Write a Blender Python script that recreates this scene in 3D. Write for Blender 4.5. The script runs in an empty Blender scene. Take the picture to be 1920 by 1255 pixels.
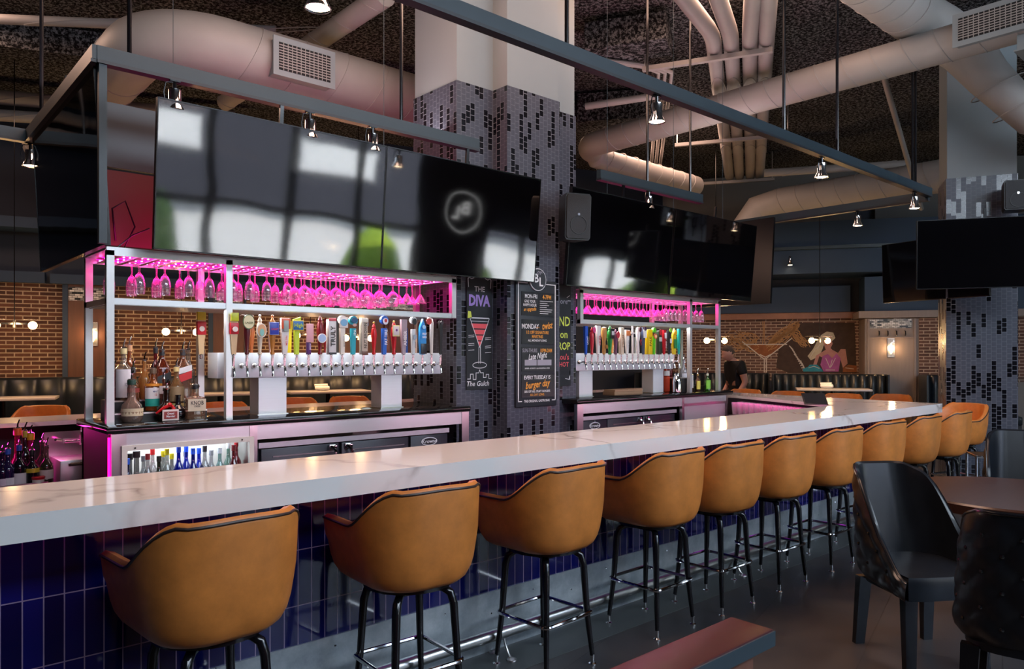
import bpy, bmesh, math, random
from mathutils import Vector, Matrix, Euler
random.seed(7)
PI = math.pi
SC = bpy.context.scene
COL = SC.collection
# ---------------------------------------------------------------- frame of the room
# X runs along the bar, Y away from the seating side, Z up.  The camera stands at the origin.
TH = math.radians(41.634)
SN, CS = math.sin(TH), math.cos(TH)
def CW(r, d):                       # right / ahead of the camera -> room X, Y
    return (CS*r + SN*d, -SN*r + CS*d)
ORD = ['first','second','third','fourth','fifth','sixth','seventh','eighth','ninth','tenth','eleventh','twelfth',
       'thirteenth','fourteenth','fifteenth','sixteenth','seventeenth','eighteenth','nineteenth','twentieth','twenty-first','twenty-second','twenty-third','twenty-fourth']
def hexc(h):
    h = h.lstrip('#'); o = []
    for i in (0,2,4):
        c = int(h[i:i+2],16)/255
        o.append(c/12.92 if c <= .04045 else ((c+.055)/1.055)**2.4)
    return tuple(o)
# ---------------------------------------------------------------- materials
MATS = {}
class NT:
    def __init__(s, name):
        s.m = bpy.data.materials.new(name); s.m.use_nodes = True
        s.t = s.m.node_tree; s.n = s.t.nodes; s.n.clear()
        s.out = s.n.new('ShaderNodeOutputMaterial')
    def add(s, typ, ins=None, **props):
        n = s.n.new(typ)
        for k, v in props.items(): setattr(n, k, v)
        for k, v in (ins or {}).items(): s.set(n, k, v)
        return n
    def set(s, n, k, v):
        i = n.inputs[k]
        if hasattr(v, 'is_output') or isinstance(v, bpy.types.NodeSocket): s.t.links.new(v, i)
        elif isinstance(v, (tuple, list)) and len(v) == 3 and i.type == 'RGBA': i.default_value = (*v, 1)
        else: i.default_value = v
    def math(s, op, a, b=None, c=None):
        n = s.add('ShaderNodeMath', operation=op)
        for i, v in enumerate((a, b, c)):
            if v is not None: s.set(n, i, v)
        return n.outputs[0]
    def mix(s, f, a, b, mode='MIX'):
        n = s.add('ShaderNodeMix', data_type='RGBA', blend_type=mode)
        s.set(n, 0, f); s.set(n, 6, a); s.set(n, 7, b)
        return n.outputs[2]
    def uv(s, scale=(1,1,1), rot=0, src='UV'):
        tc = s.add('ShaderNodeTexCoord')
        mp = s.add('ShaderNodeMapping', {'Vector': tc.outputs[src], 'Scale': scale, 'Rotation': (0,0,rot)})
        return mp.outputs[0]
    def noise(s, vec, scale, detail=3, rough=.55, dist=0):
        n = s.add('ShaderNodeTexNoise', {'Vector': vec, 'Scale': scale, 'Detail': detail, 'Roughness': rough, 'Distortion': dist})
        return n.outputs['Fac']
    def ramp(s, f, stops):
        n = s.add('ShaderNodeValToRGB', {0: f}); e = n.color_ramp.elements
        while len(e) < len(stops): e.new(.5)
        for k, (p, c) in zip(e, stops):
            k.position = p; k.color = (*c, 1) if isinstance(c, tuple) else (c, c, c, 1)
        return n.outputs[0]
    def bump(s, h, strength=.3, dist=.01):
        return s.add('ShaderNodeBump', {'Height': h, 'Strength': strength, 'Distance': dist}).outputs[0]
    def bsdf(s, col, rough=.5, metal=0, **kw):
        b = s.add('ShaderNodeBsdfPrincipled', {'Base Color': col, 'Roughness': rough, 'Metallic': metal})
        for k, v in kw.items(): s.set(b, k, v)
        s.t.links.new(b.outputs[0], s.out.inputs[0]); return b
def M(name, col=(.5,.5,.5), rough=.5, metal=0, spec=None, var=None, bump=None, emit=None, coat=None):
    if name in MATS: return MATS[name]
    if isinstance(col, str): col = hexc(col)
    t = NT(name); kw = {}
    if spec is not None: kw['Specular IOR Level'] = spec
    if coat: kw['Coat Weight'] = coat; kw['Coat Roughness'] = .06
    c = col
    v = t.uv(src='Object') if (var or bump) else None
    if var:
        f = t.noise(v, var[0], 4, .6)
        c = t.mix(f, tuple(x*(1-var[1]) for x in col), tuple(min(1,x*(1+var[1])) for x in col))
    if bump: kw['Normal'] = t.bump(t.noise(v, bump[0], 3), bump[1], bump[2] if len(bump) > 2 else .01)
    if emit:
        kw['Emission Color'] = emit[0] if not isinstance(emit[0], str) else hexc(emit[0]); kw['Emission Strength'] = emit[1]
    t.bsdf(c, rough, metal, **kw)
    MATS[name] = t.m; return t.m
def glassy(name, tint, gloss=.5, body=None, bodyf=0., rough=.03):
    """thin clear or tinted glass: see-through tint, mirror coat, and a little body colour"""
    if name in MATS: return MATS[name]
    t = NT(name)
    tr = t.add('ShaderNodeBsdfTransparent', {0: tint}).outputs[0]
    if body:
        df = t.add('ShaderNodeBsdfDiffuse', {0: body}).outputs[0]
        mx = t.add('ShaderNodeMixShader', {0: bodyf}); t.t.links.new(tr, mx.inputs[1]); t.t.links.new(df, mx.inputs[2]); tr = mx.outputs[0]
    gl = t.add('ShaderNodeBsdfGlossy', {'Color': (1,1,1), 'Roughness': rough}).outputs[0]
    lw = t.add('ShaderNodeLayerWeight', {'Blend': .5}).outputs['Facing']
    f = t.math('MULTIPLY_ADD', t.math('POWER', lw, 2.5), gloss, .05)
    mx = t.add('ShaderNodeMixShader', {0: f}); t.t.links.new(tr, mx.inputs[1]); t.t.links.new(gl, mx.inputs[2])
    t.t.links.new(mx.outputs[0], t.out.inputs[0]); MATS[name] = t.m; return t.m
def special(name, fn):
    t = NT(name); fn(t); MATS[name] = t.m; return t.m
def _quartz(t):
    v = t.uv(src='Object'); w = t.noise(v, 1.3, 5, .6)
    vv = t.add('ShaderNodeVectorMath', {0: v}, operation='ADD')
    n3 = t.add('ShaderNodeTexNoise', {'Vector': v, 'Scale': 1.1, 'Detail': 5.})
    sc = t.add('ShaderNodeVectorMath', {0: n3.outputs['Color']}, operation='SCALE'); sc.inputs['Scale'].default_value = 1.6
    t.set(vv, 1, sc.outputs[0])
    vo = t.add('ShaderNodeTexVoronoi', {'Vector': vv.outputs[0], 'Scale': .75}, feature='DISTANCE_TO_EDGE').outputs['Distance']
    line = t.ramp(vo, [(0, 1.), (.012, .5), (.03, 0.)])
    line = t.math('MULTIPLY', line, t.ramp(w, [(.42, 0.), (.6, .8)]))
    t.bsdf(t.mix(line, (.76,.75,.74), (.33,.30,.28)), .09, 0, **{'Specular IOR Level': .55})
def _grid(bw, rh, mort, off, c1, c2, cm, rough, bumpd=.004, noise=0, rot=0, spec=.5, obj=False, freq=2):
    def fn(t):
        v = t.uv(rot=rot)
        b = t.add('ShaderNodeTexBrick', {'Vector': v, 'Color1': c1, 'Color2': c2, 'Mortar': cm, 'Scale': 1., 'Mortar Size': mort, 'Mortar Smooth': .1, 'Bias': 0., 'Brick Width': bw, 'Row Height': rh}, offset=off, offset_frequency=freq)
        c = b.outputs['Color']
        if noise:
            c = t.mix(t.math('MULTIPLY', t.noise(v, 14, 4, .65), noise), c, (0,0,0), 'MIX')
        h = t.math('SUBTRACT', 1., b.outputs['Fac'])
        h = t.math('ADD', h, t.math('MULTIPLY', t.noise(v, 30 if noise else 5, 2), .5 if noise else .06))
        t.bsdf(c, rough, 0, **{'Specular IOR Level': spec, 'Normal': t.bump(h, .6, bumpd)})
    return fn
def _mosaic(t):
    v = t.uv(); s = t.add('ShaderNodeSeparateXYZ', {0: v}); u, w = s.outputs[0], s.outputs[1]
    cu = t.math('DIVIDE', u, .048); col = t.math('FLOOR', cu)
    hs = t.add('ShaderNodeTexWhiteNoise', {'W': col}, noise_dimensions='1D').outputs['Value']
    cv = t.math('ADD', t.math('DIVIDE', w, .052), t.math('MULTIPLY', t.math('MODULO', col, 2.), .5)); row = t.math('FLOOR', cv)
    blk = t.math('FLOOR', t.math('ADD', t.math('DIVIDE', row, 3.), t.math('MULTIPLY', hs, 7.)))
    cb = t.add('ShaderNodeCombineXYZ', {0: col, 1: blk})
    r1 = t.add('ShaderNodeTexWhiteNoise', {'Vector': cb.outputs[0]}, noise_dimensions='3D').outputs['Value']
    dark = t.math('GREATER_THAN', r1, .70)
    fu, fv = t.math('FRACT', cu), t.math('FRACT', cv)
    gu = t.math('GREATER_THAN', t.math('ABSOLUTE', t.math('SUBTRACT', fu, .5)), .455)
    gv = t.math('GREATER_THAN', t.math('ABSOLUTE', t.math('SUBTRACT', fv, .5)), .455)
    g = t.math('MAXIMUM', gu, gv)
    c = t.mix(dark, (.052,.058,.082), (.004,.004,.007))
    c = t.mix(t.math('MULTIPLY', g, t.math('MULTIPLY_ADD', dark, .6, .4)), c, (.20,.21,.25))
    t.bsdf(c, t.math('MULTIPLY_ADD', dark, -.2, .38), 0, **{'Normal': t.bump(t.math('SUBTRACT', 1., g), .4, .002)})
def _steel(base, r, stretch=(2,2,60), amt=.12, met=.8):
    def fn(t):
        v = t.uv(src='Object', scale=stretch); f = t.noise(v, 3, 3, .6)
        t.bsdf(t.mix(f, tuple(x*(1-amt) for x in base), tuple(min(1,x*(1+amt)) for x in base)), t.math('MULTIPLY_ADD', f, .12, r-.06), met, **{'Normal': t.bump(f, .02, .001)})
    return fn
def _galv(t):
    v = t.uv(src='Object'); f = t.noise(v, 5, 6, .7)
    c = t.ramp(f, [(.3, (.26,.30,.33)), (.5, (.40,.45,.48)), (.75, (.62,.66,.68))])
    t.bsdf(c, t.math('MULTIPLY_ADD', f, .25, .28), .45)
def _ceil(t):
    v = t.uv(src='Object'); f = t.noise(v, 26, 4, .8); g = t.noise(v, 1.2, 3)
    c = t.mix(t.ramp(f, [(.47, 0.), (.60, 1.)]), (.014,.014,.016), (.42,.43,.45))
    c = t.mix(t.math('MULTIPLY', g, .7), c, (.006,.004,.004))
    t.bsdf(c, .95, 0, **{'Normal': t.bump(f, 1., .05), 'Specular IOR Level': .1})
def _leather(c, amt=.22, r=.42, sc=9):
    def fn(t):
        v = t.uv(src='Object'); f = t.noise(v, sc, 5, .65); g = t.noise(v, 220, 2)
        col = t.mix(t.ramp(f, [(.3, 0.), (.7, 1.)]), tuple(x*(1-amt) for x in c), tuple(x*(1+amt*.6) for x in c))
        t.bsdf(col, r, 0, **{'Normal': t.bump(g, .12, .001), 'Specular IOR Level': .45})
    return fn
def _wood(c1, c2, r=.4, sc=(1,14,14), rot=0):
    def fn(t):
        v = t.uv(src='Object', scale=sc, rot=rot); f = t.noise(v, 3.2, 5, .6, .4)
        t.bsdf(t.mix(f, c1, c2), r, 0, **{'Normal': t.bump(f, .1, .003)})
    return fn
def _tv(t):
    v = t.uv(src='Object'); f = t.noise(v, 1.7, 1, .4)
    t.bsdf((.002,.002,.003), .05, 0, **{'IOR': 2.3, 'Normal': t.bump(f, .25, .012)})
def _sheer(t):   # mosaic of dark and mirror chips
    v = t.uv(); b = t.add('ShaderNodeTexBrick', {'Vector': v, 'Color1': (.02,.02,.02), 'Color2': (.9,.9,.9), 'Mortar': (.05,.05,.05), 'Scale': 1., 'Mortar Size': .003, 'Bias': -.1, 'Brick Width': .07, 'Row Height': .03})
    t.bsdf(b.outputs['Color'], .25, 0)
def _floor(t):
    v = t.uv(rot=math.radians(-15))
    b = t.add('ShaderNodeTexBrick', {'Vector': v, 'Color1': (.022,.024,.032), 'Color2': (.055,.048,.046), 'Mortar': (.006,.006,.007), 'Scale': 1., 'Mortar Size': .003, 'Bias': 0., 'Brick Width': 1.2, 'Row Height': .6}, offset=.33)
    f = t.noise(v, 3, 6, .7, .5)
    c = t.mix(t.ramp(f, [(.35, 0.), (.7, .75)]), b.outputs['Color'], (.085,.072,.066))
    t.bsdf(c, t.math('MULTIPLY_ADD', f, .25, .22), 0, **{'Normal': t.bump(t.math('SUBTRACT', t.math('MULTIPLY', f, .3), b.outputs['Fac']), .3, .003)})
def _duct(t):
    v = t.uv(src='Object'); f = t.noise(v, 2.5, 3)
    t.bsdf(t.mix(f, (.27,.25,.24), (.36,.34,.32)), .55, 0)
def _worn(t):
    v = t.uv(src='Object', scale=(3,14,14)); f = t.noise(v, 3, 6, .75)
    t.bsdf(t.mix(t.ramp(f, [(.58, 0.), (.78, 1.)]), (.055,.004,.008), (.10,.04,.028)), .38, 0)
special('quartz', _quartz)
special('navy_tile', _grid(.0622, .238, .0022, 0, (.002,.003,.05), (.004,.007,.12), (.30,.22,.34), .09, .002, 0, 0, .7))
special('brick', _grid(.207, .0605, .008, .5, (.20,.078,.042), (.085,.034,.022), (.62,.46,.32), .85, .012, .55))
special('brick_grey', _grid(.207, .0605, .008, .5, (.20,.10,.075), (.10,.05,.04), (.55,.42,.33), .85, .012, .5))
special('mosaic', _mosaic)
special('steel', _steel((.66,.67,.68), .30, (30,30,1), .025, .6))
special('steel_h', _steel((.68,.70,.72), .30, (1.0,30,30), .02, .6))
special('tap_steel', _steel((.72,.76,.80), .36, (1.2,40,40), .05, .3))
special('galv', _galv); special('ceil', _ceil)
special('tan', _leather((.60,.205,.042)))
special('tan_in', _leather((.58,.215,.045), .15))
special('black_leather', _leather((.010,.012,.016), .3, .30))
special('booth', _leather((.012,.017,.024), .3, .34))
special('wood_panel', _wood((.07,.025,.014), (.14,.055,.03), .45, (8,8,.8)))
special('wood_grey', _wood((.20,.155,.135), (.27,.215,.19), .5, (8,8,.8)))
special('table_wood', _wood((.035,.014,.009), (.085,.034,.02), .28, (1,10,1)))
special('rail_wood', _wood((.10,.035,.02), (.2,.08,.05), .5, (10,10,1)))
special('tv', _tv); special('chips', _sheer); special('floor', _floor); special('duct', _duct); special('worn', _worn)
M('chrome', (.82,.82,.83), .08, 1); M('satin', (.62,.62,.62), .28, 1)
M('black_metal', (.006,.006,.008), .18, spec=.6); M('blackp', (.008,.008,.009), .4); M('matte_black', (.006,.006,.007), .8)
M('beam', (.022,.040,.054), .42, spec=.5, var=(4,.2)); M('frame_lip', (.018,.022,.03), .4)
M('white_paint', (.23,.265,.28), .6, var=(2,.06)); M('slab', (.012,.011,.011), .1, spec=.6)
M('bezel', (.01,.01,.012), .25, .3); M('piping', (.035,.022,.018), .4)
M('pink_led', (1,.1,.6), .5, emit=((1,.001,.24), 3.4)); M('pink_dot', (1,.5,.9), .5, emit=((1,.25,.75), 9))
M('bulb', (1,.8,.5), .4, emit=((1,.56,.2), 22)); M('lamp_face', (1,.9,.7), .4, emit=((1,.75,.45), 16))
glassy('glass', (.97,.97,.98), .95, (.8,.8,.85), .07); glassy('pint', (.93,.93,.95), .8, (.75,.7,.75), .25)
glassy('pane', (.96,.97,.98), .3)
M('chalk_board', (.014,.018,.022), .7, var=(12,.3)); M('menu', (.022,.027,.034), .5)
M('chalk_white', (.75,.75,.78), .9); M('chalk_purple', (.38,.25,.62), .9); M('chalk_pink', (.85,.12,.14), .9); M('chalk_yellow', (.72,.80,.12), .9)
M('ink_white', (.85,.85,.87), .7); M('ink_orange', (.85,.36,.05), .7); M('ink_grey', (.35,.34,.40), .7)
M('navy_wall', (.006,.013,.032), .6, var=(.5,.25)); M('blue_wall', (.016,.040,.085), .6, var=(.6,.3)); M('grey_wall', (.12,.12,.115), .7)
M('copper', (.24,.115,.075), .4, .5, var=(3,.35)); M('shirt', (.006,.006,.008), .8); M('skin', (.62,.33,.25), .55); M('hair', (.10,.075,.06), .8)
M('red_box', (.06,.003,.012), .5); M('grille', (.015,.015,.017), .6, bump=(300,.5,.003)); M('orange_top', (.62,.24,.05), .4)
M('offwhite', (.72,.68,.62), .55); M('tabletop', (.62,.56,.55), .25)
M('sign_white_glow', (.8,.8,.8), .5, emit=((1,1,1), 1.6))  # glow added so the unlit sign reads brighter in the mirrored screens
# ---------------------------------------------------------------- mesh building
class MB:
    def __init__(s): s.bm = bmesh.new()
    def face(s, pts):
        return s.bm.faces.new([s.bm.verts.new(p) for p in pts])
    def box(s, x0, x1, y0, y1, z0, z1, bev=0, mat=None, seg=2):
        ret = bmesh.ops.create_cube(s.bm, size=1); vs = ret['verts']
        for v in vs: v.co = Vector(((x0+x1)/2+v.co.x*(x1-x0), (y0+y1)/2+v.co.y*(y1-y0), (z0+z1)/2+v.co.z*(z1-z0)))
        if bev:
            ed = list({e for v in vs for e in v.link_edges})
            r2 = bmesh.ops.bevel(s.bm, geom=ed, offset=bev, segments=seg, affect='EDGES', profile=.5)
            vs = list({v for f in r2['faces'] for v in f.verts})
        if mat is not None:
            for v in vs: v.co = mat @ v.co
        return s
    def loft(s, rings, closed=True, cap0=False, cap1=False):
        R = [[s.bm.verts.new(p) for p in r] for r in rings]
        n = len(R[0])
        for a, b in zip(R, R[1:]):
            for i in range(n if closed else n-1):
                j = (i+1) % n
                try: s.bm.faces.new((a[i], a[j], b[j], b[i]))
                except ValueError: pass
        if cap0: s.bm.faces.new(list(reversed(R[0])))
        if cap1: s.bm.faces.new(R[-1])
        s.R = R; return s
    def tube(s, pts, r, seg=8, closed=False, caps=True):
        P = [Vector(p) for p in pts]; n = len(P)
        rr = r if isinstance(r, (list, tuple)) else [r]*n
        rings = []; up = None
        for i in range(n):
            if closed: d = (P[(i+1)%n]-P[i]).normalized()+(P[i]-P[i-1]).normalized()
            elif i == 0: d = P[1]-P[0]
            elif i == n-1: d = P[-1]-P[-2]
            else: d = (P[i+1]-P[i]).normalized()+(P[i]-P[i-1]).normalized()
            d.normalize()
            if up is None: up = Vector((0,0,1)) if abs(d.z) < .9 else Vector((1,0,0))
            a = up - d*up.dot(d); a.normalize(); up = a; b = d.cross(a)
            rings.append([P[i]+(a*math.cos(2*PI*k/seg)+b*math.sin(2*PI*k/seg))*rr[i] for k in range(seg)])
        if closed: rings.append(rings[0])
        if closed:
            R = [[s.bm.verts.new(p) for p in r_] for r_ in rings[:-1]]; R.append(R[0])
            for a, b in zip(R, R[1:]):
                for i in range(seg): s.bm.faces.new((a[i], a[(i+1)%seg], b[(i+1)%seg], b[i]))
        else: s.loft(rings, True, caps, caps)
        return s
    def cyl(s, p0, p1, r0, r1=None, seg=14): return s.tube([p0, p1], [r0, r0 if r1 is None else r1], seg)
    def lathe(s, prof, c=(0,0,0), seg=14, ex=2., axis='z', sx=1., sy=1.):
        rings = []
        for r, z in prof:
            ring = []
            for k in range(seg):
                a = 2*PI*(k+.5)/seg; ca, sa = math.cos(a), math.sin(a)
                x = math.copysign(abs(ca)**(2/ex), ca)*r*sx; y = math.copysign(abs(sa)**(2/ex), sa)*r*sy
                p = (x, y, z) if axis == 'z' else ((x, -z, y) if axis == '-y' else (z, x, y))
                ring.append((c[0]+p[0], c[1]+p[1], c[2]+p[2]))
            rings.append(ring)
        s.loft(rings, True, prof[0][0] > 1e-5, prof[-1][0] > 1e-5); return s
    def sphere(s, c, r, seg=10, sz=1.):
        n = max(4, seg//2)
        return s.lathe([(r*math.sin(PI*i/n) if 0 < i < n else 1e-6, -r*sz*math.cos(PI*i/n)) for i in range(n+1)], c, seg)
    def prism(s, poly, z0, z1):
        s.loft([[(x,y,z0) for x,y in poly], [(x,y,z1) for x,y in poly]], True, True, True); return s
    def plate(s, poly, y0, y1):      # polygon in x,z with thickness in y
        s.loft([[(x,y0,z) for x,z in poly], [(x,y1,z) for x,z in poly]], True, True, True); return s
    def mesh(s, name, mat, ang=38, smooth=True):
        bm = s.bm
        bmesh.ops.remove_doubles(bm, verts=bm.verts, dist=1e-6)
        bmesh.ops.recalc_face_normals(bm, faces=bm.faces)
        uvl = bm.loops.layers.uv.new('UVMap')
        for f in bm.faces:
            n = f.normal; f.smooth = smooth
            if abs(n.z) > .7:
                for l in f.loops: l[uvl].uv = (l.vert.co.x, l.vert.co.y)
            else:
                t = Vector((-n.y, n.x, 0)); t.normalize()
                for l in f.loops: l[uvl].uv = (l.vert.co.dot(t), l.vert.co.z)
        me = bpy.data.meshes.new(name); bm.to_mesh(me); bm.free()
        if smooth: me.set_sharp_from_angle(angle=math.radians(ang))
        me.materials.append(MATS[mat] if isinstance(mat, str) else mat)
        return me
def rbox(x0,x1,y0,y1,z0,z1,bev=0,mat=None): return MB().box(x0,x1,y0,y1,z0,z1,bev,mat)
def link(name, data, parent=None, loc=None):
    o = bpy.data.objects.new(name, data); COL.objects.link(o)
    if parent: o.parent = parent
    if loc: o.location = loc
    return o
def tag(o, label, cat, group=None):
    o['label'] = label; o['category'] = cat
    if group: o['group'] = group
    return o
def thing(name, label, cat, loc=(0,0,0), rz=0, group=None, rx=0):
    o = link(name, None, None, loc); o.rotation_euler = (rx, 0, rz); o.empty_display_size = .1
    return tag(o, label, cat, group)
def part(par, name, mb, mat, label=None, **k):
    o = link(name, mb if isinstance(mb, bpy.types.Mesh) else mb.mesh(name, mat, **k), par)
    if label: o['label'] = label
    return o
def solo(name, label, cat, mb, mat, group=None, loc=(0,0,0), rz=0, **k):
    o = link(name, mb if isinstance(mb, bpy.types.Mesh) else mb.mesh(name, mat, **k), None, loc); o.rotation_euler = (0,0,rz)
    return tag(o, label, cat, group)
def struct(name, mb, mat, par=None, loc=(0,0,0), rz=0, **k):
    o = link(name, mb.mesh(name, mat, **k), par, loc); o.rotation_euler = (0,0,rz)
    if not par: o['kind'] = 'structure'
    return o
def dup(root, loc, rz=None, label=None, group=None, name=None):
    r = root.copy(); COL.objects.link(r); r.location = loc
    if rz is not None: r.rotation_euler = (r.rotation_euler.x, r.rotation_euler.y, rz)
    if label: r['label'] = label
    if group: r['group'] = group
    for ch in list(root.children):
        c = ch.copy(); COL.objects.link(c); c.parent = r
        for g in ch.children:
            d = g.copy(); COL.objects.link(d); d.parent = c
    return r
def text_mesh(strs, bold=.0):
    """strs: list of (text, size, x, y, align[, rot[, xscale]]) -> one mesh, lying in x/z, facing -y"""
    bm = bmesh.new()
    for it in strs:
        tx, size, x, y, al = it[:5]; rot = it[5] if len(it) > 5 else 0; xs = it[6] if len(it) > 6 else 1; sh = it[7] if len(it) > 7 else 0
        cu = bpy.data.curves.new('lettering', 'FONT'); cu.body = tx; cu.size = size; cu.align_x = al; cu.align_y = 'CENTER'
        cu.resolution_u = 2; cu.offset = bold*size; cu.shear = sh; cu.fill_mode = 'FRONT'
        ob = bpy.data.objects.new('lettering', cu); COL.objects.link(ob)
        bpy.context.view_layer.update()
        me = bpy.data.meshes.new_from_object(ob.evaluated_get(bpy.context.evaluated_depsgraph_get()))
        COL.objects.unlink(ob); bpy.data.objects.remove(ob); bpy.data.curves.remove(cu)
        mx = Matrix.Translation((x, 0, y)) @ Matrix.Rotation(rot, 4, 'Y') @ Matrix.Rotation(PI/2, 4, 'X') @ Matrix.Diagonal((xs,1,1,1))
        me.transform(mx); bm.from_mesh(me); bpy.data.meshes.remove(me)
    bmesh.ops.translate(bm, verts=bm.verts, vec=(0,0,0))
    m = bpy.data.meshes.new('lettering'); bm.to_mesh(m); bm.free(); return m
def letters(par, strs, mat, y, name='lettering', bold=.0, label=None, x=0, z=0):
    for it in strs:
        me = text_mesh([it], bold); me.transform(Matrix.Translation((x, y, z))); me.materials.append(MATS[mat])
        o = link(name, me, par)
        if label: o['label'] = label
def circle(r, n=24, cx=0, cy=0, a0=0, a1=2*PI):
    full = abs(a1-a0-2*PI) < 1e-6
    return [(cx+r*math.cos(a0+(a1-a0)*k/(n if full else n-1)), cy+r*math.sin(a0+(a1-a0)*k/(n if full else n-1))) for k in range(n)]
def stroke(mb, pts, w, y):            # flat painted line in x,z
    P = [Vector((p[0], p[1])) for p in pts]
    for i in range(len(P)-1):
        d = P[i+1]-P[i]
        if d.length < 1e-6: continue
        d.normalize(); n = Vector((-d.y, d.x))*w/2; e = d*w*.3
        a, b = P[i]-e, P[i+1]+e
        mb.face([(a.x-n.x, y, a.y-n.y), (b.x-n.x, y, b.y-n.y), (b.x+n.x, y, b.y+n.y), (a.x+n.x, y, a.y+n.y)])
def arc(c, r, a0, a1, n, plane='xy'):
    o = []
    for k in range(n+1):
        a = a0+(a1-a0)*k/n; u, v = c[0]+r*math.cos(a), c[1]+r*math.sin(a)
        o.append((u, v, c[2]) if plane == 'xy' else ((u, c[2], v) if plane == 'xz' else (c[2], u, v)))
    return o
def sst(a, b, x):
    t = max(0., min(1., (x-a)/(b-a))); return t*t*(3-2*t)
def light(name, typ, loc, energy, color, rot=(0,0,0), size=.1, sizey=None, spot=None, par=None, blend=.5):
    l = bpy.data.lights.new(name, typ); l.energy = energy; l.color = color
    if typ == 'AREA':
        l.size = size
        if sizey: l.shape = 'RECTANGLE'; l.size_y = sizey
    else: l.shadow_soft_size = size
    if spot: l.spot_size = math.radians(spot); l.spot_blend = blend
    o = bpy.data.objects.new(name, l); COL.objects.link(o); o.location = loc; o.rotation_euler = rot
    if par: o.parent = par
    return o
# ================================================================ the room
ZC = 5.35
struct('floor', rbox(-7,21,-4.6,22,-.12,0), 'floor')
M('strip', (.075,.082,.082), .42, var=(3,.3))
struct('trim_1', rbox(-3.2,8.2,2.70,2.985,.0005,.004), 'strip')          # lighter floor strip along the bar
struct('ceiling', rbox(-7,21,-4.6,22,ZC,ZC+.2), 'ceil')
# window wall behind the camera (seen mirrored in the screens)
wf = MB()
WINS = ((3.3,9.3,.35,4.7,4),(11.2,13.6,.35,2.9,2),(14.6,17.0,.35,2.6,2),(18.4,20.6,.35,2.3,2))
xs = sorted(WINS); xp = -7
for a0,a1,z0,z1,n in xs:
    wf.box(xp,a0,-4.62,-4.5,0,ZC); wf.box(a0,a1,-4.62,-4.5,0,z0); wf.box(a0,a1,-4.62,-4.5,z1,ZC); xp = a1
wf.box(xp,21,-4.62,-4.5,0,ZC)
struct('wall_front', wf, 'blackp')
for i,(a0,a1,z0,z1,n) in enumerate(WINS):
    b = MB()
    for k in range(n+1):
        x = a0+(a1-a0)*k/n; b.box(x-.07,x+.07,-4.6,-4.5,z0,z1)
    for z in (z0+.04,)+((2.62,) if z1 > 3.5 else ())+(z1-.04,): b.box(a0,a1,-4.59,-4.51,z-.06,z+.06)
    w = struct('window_%d' % (i+1), b, 'blackp')
    part(w, 'pane', rbox(a0,a1,-4.555,-4.55,z0,z1), 'pane')
struct('wall_light_block', rbox(-7,21,22,22.2,0,ZC), 'matte_black')  # unseen wall added to stop sky light leaking round the back walls
sg = thing('window_sign','round dark sign with two pale letters on the front wall','sign',(10.4,-4.48,3.15),PI)
part(sg,'disc',MB().plate(circle(.50,36),-.02,0),'blackp'); part(sg,'ring',MB().tube([(.47*math.cos(k*PI/18),-.02,.47*math.sin(k*PI/18)) for k in range(36)],.012,6,True),'sign_white_glow')
letters(sg,[('B',.42,-.10,.06,'CENTER'),('L',.42,.13,-.06,'CENTER')],'sign_white_glow',-.022,bold=.02)
struct('wall_left', rbox(-7.2,-7,-4.6,22,0,ZC), 'navy_wall')
struct('wall_right', rbox(21,21.2,-4.6,22,0,ZC), 'grey_wall')
# street outside
M('asphalt', (.20,.20,.21), .8); M('facade', (.75,.74,.70), .8); M('leafage', (.05,.10,.02), .8, var=(6,.7), bump=(9,1.,.2)); M('leaf_lime', (.42,.58,.04), .8, var=(5,.6), bump=(9,1.,.2)); M('lawn', (.16,.32,.04), .9, var=(3,.4))
struct('ground', rbox(-40,70,-60,-4.7,-.2,-.1), 'asphalt')
g = MB(); g.box(9,40,-9.5,-6.5,-.1,.05); struct('lawn', g, 'lawn')
M('facade_dark', (.035,.035,.045), .8)
fo = struct('facade', rbox(-25,60,-34,-26,-.1,3.0), 'facade')
part(fo, 'upper_storey', rbox(-25,60,-34,-25.4,3.0,8.5), 'facade_dark')
b = MB()
for k in range(9): b.box(-20+k*9,-15.5+k*9,-25.42,-25.3,5.0,6.6)
part(fo, 'upper_window', b, 'facade')
for i, (x, y, h) in enumerate(((6.2,-12,3.0),(10.9,-9,2.8),(13.2,-7.6,2.2),(16.8,-7.2,2.0),(20,-7,2.0),(23,-8,2.4))):
    b = MB(); rr = .45 if h > 2.9 else .9
    b.lathe([(.05,0),(rr,.4),(rr*1.1,h*.5),(rr*.7,h*.85),(.05,h)], (0,0,0), 12)
    o = struct('hedge_%d' % (i+1), b, 'leafage' if i == 0 else 'leaf_lime', loc=(x,y,-.1))
# ---- back wall on the left
LW = thing('x','x','x'); bpy.data.objects.remove(LW)
lx, ly = CW(-7.1, 11.0); LRZ = math.radians(-15.07)
def LWp(a, y, z=0):
    c, s = math.cos(LRZ), math.sin(LRZ); return (lx+a*c-y*s, ly+a*s+y*c, z)
wb = struct('wall_back', rbox(-6,11.6,0,.25,0,ZC), 'navy_wall', loc=(lx,ly,0), rz=LRZ)
b = MB()
for a0, a1 in ((-6,.40),(1.07,2.42),(3.0,4.45)): b.box(a0,a1,-.03,0,1.05,2.6)
part(wb, 'brickwork', b, 'brick')
for a0, a1 in ((.40,1.07),(2.42,3.0),(4.45,7.6)):
    p = part(wb, 'panelling', rbox(a0,a1,-.09,0,.3,2.6), 'wood_panel')
    part(p, 'chip_mosaic', rbox(a0+.08,a1-.06,-.098,-.09,2.36,2.56), 'chips')
    part(p, 'stile', MB().box(a0,a0+.07,-.11,-.09,.3,2.6).box(a1-.03,a1,-.11,-.09,.3,2.6), 'blue_wall')
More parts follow.
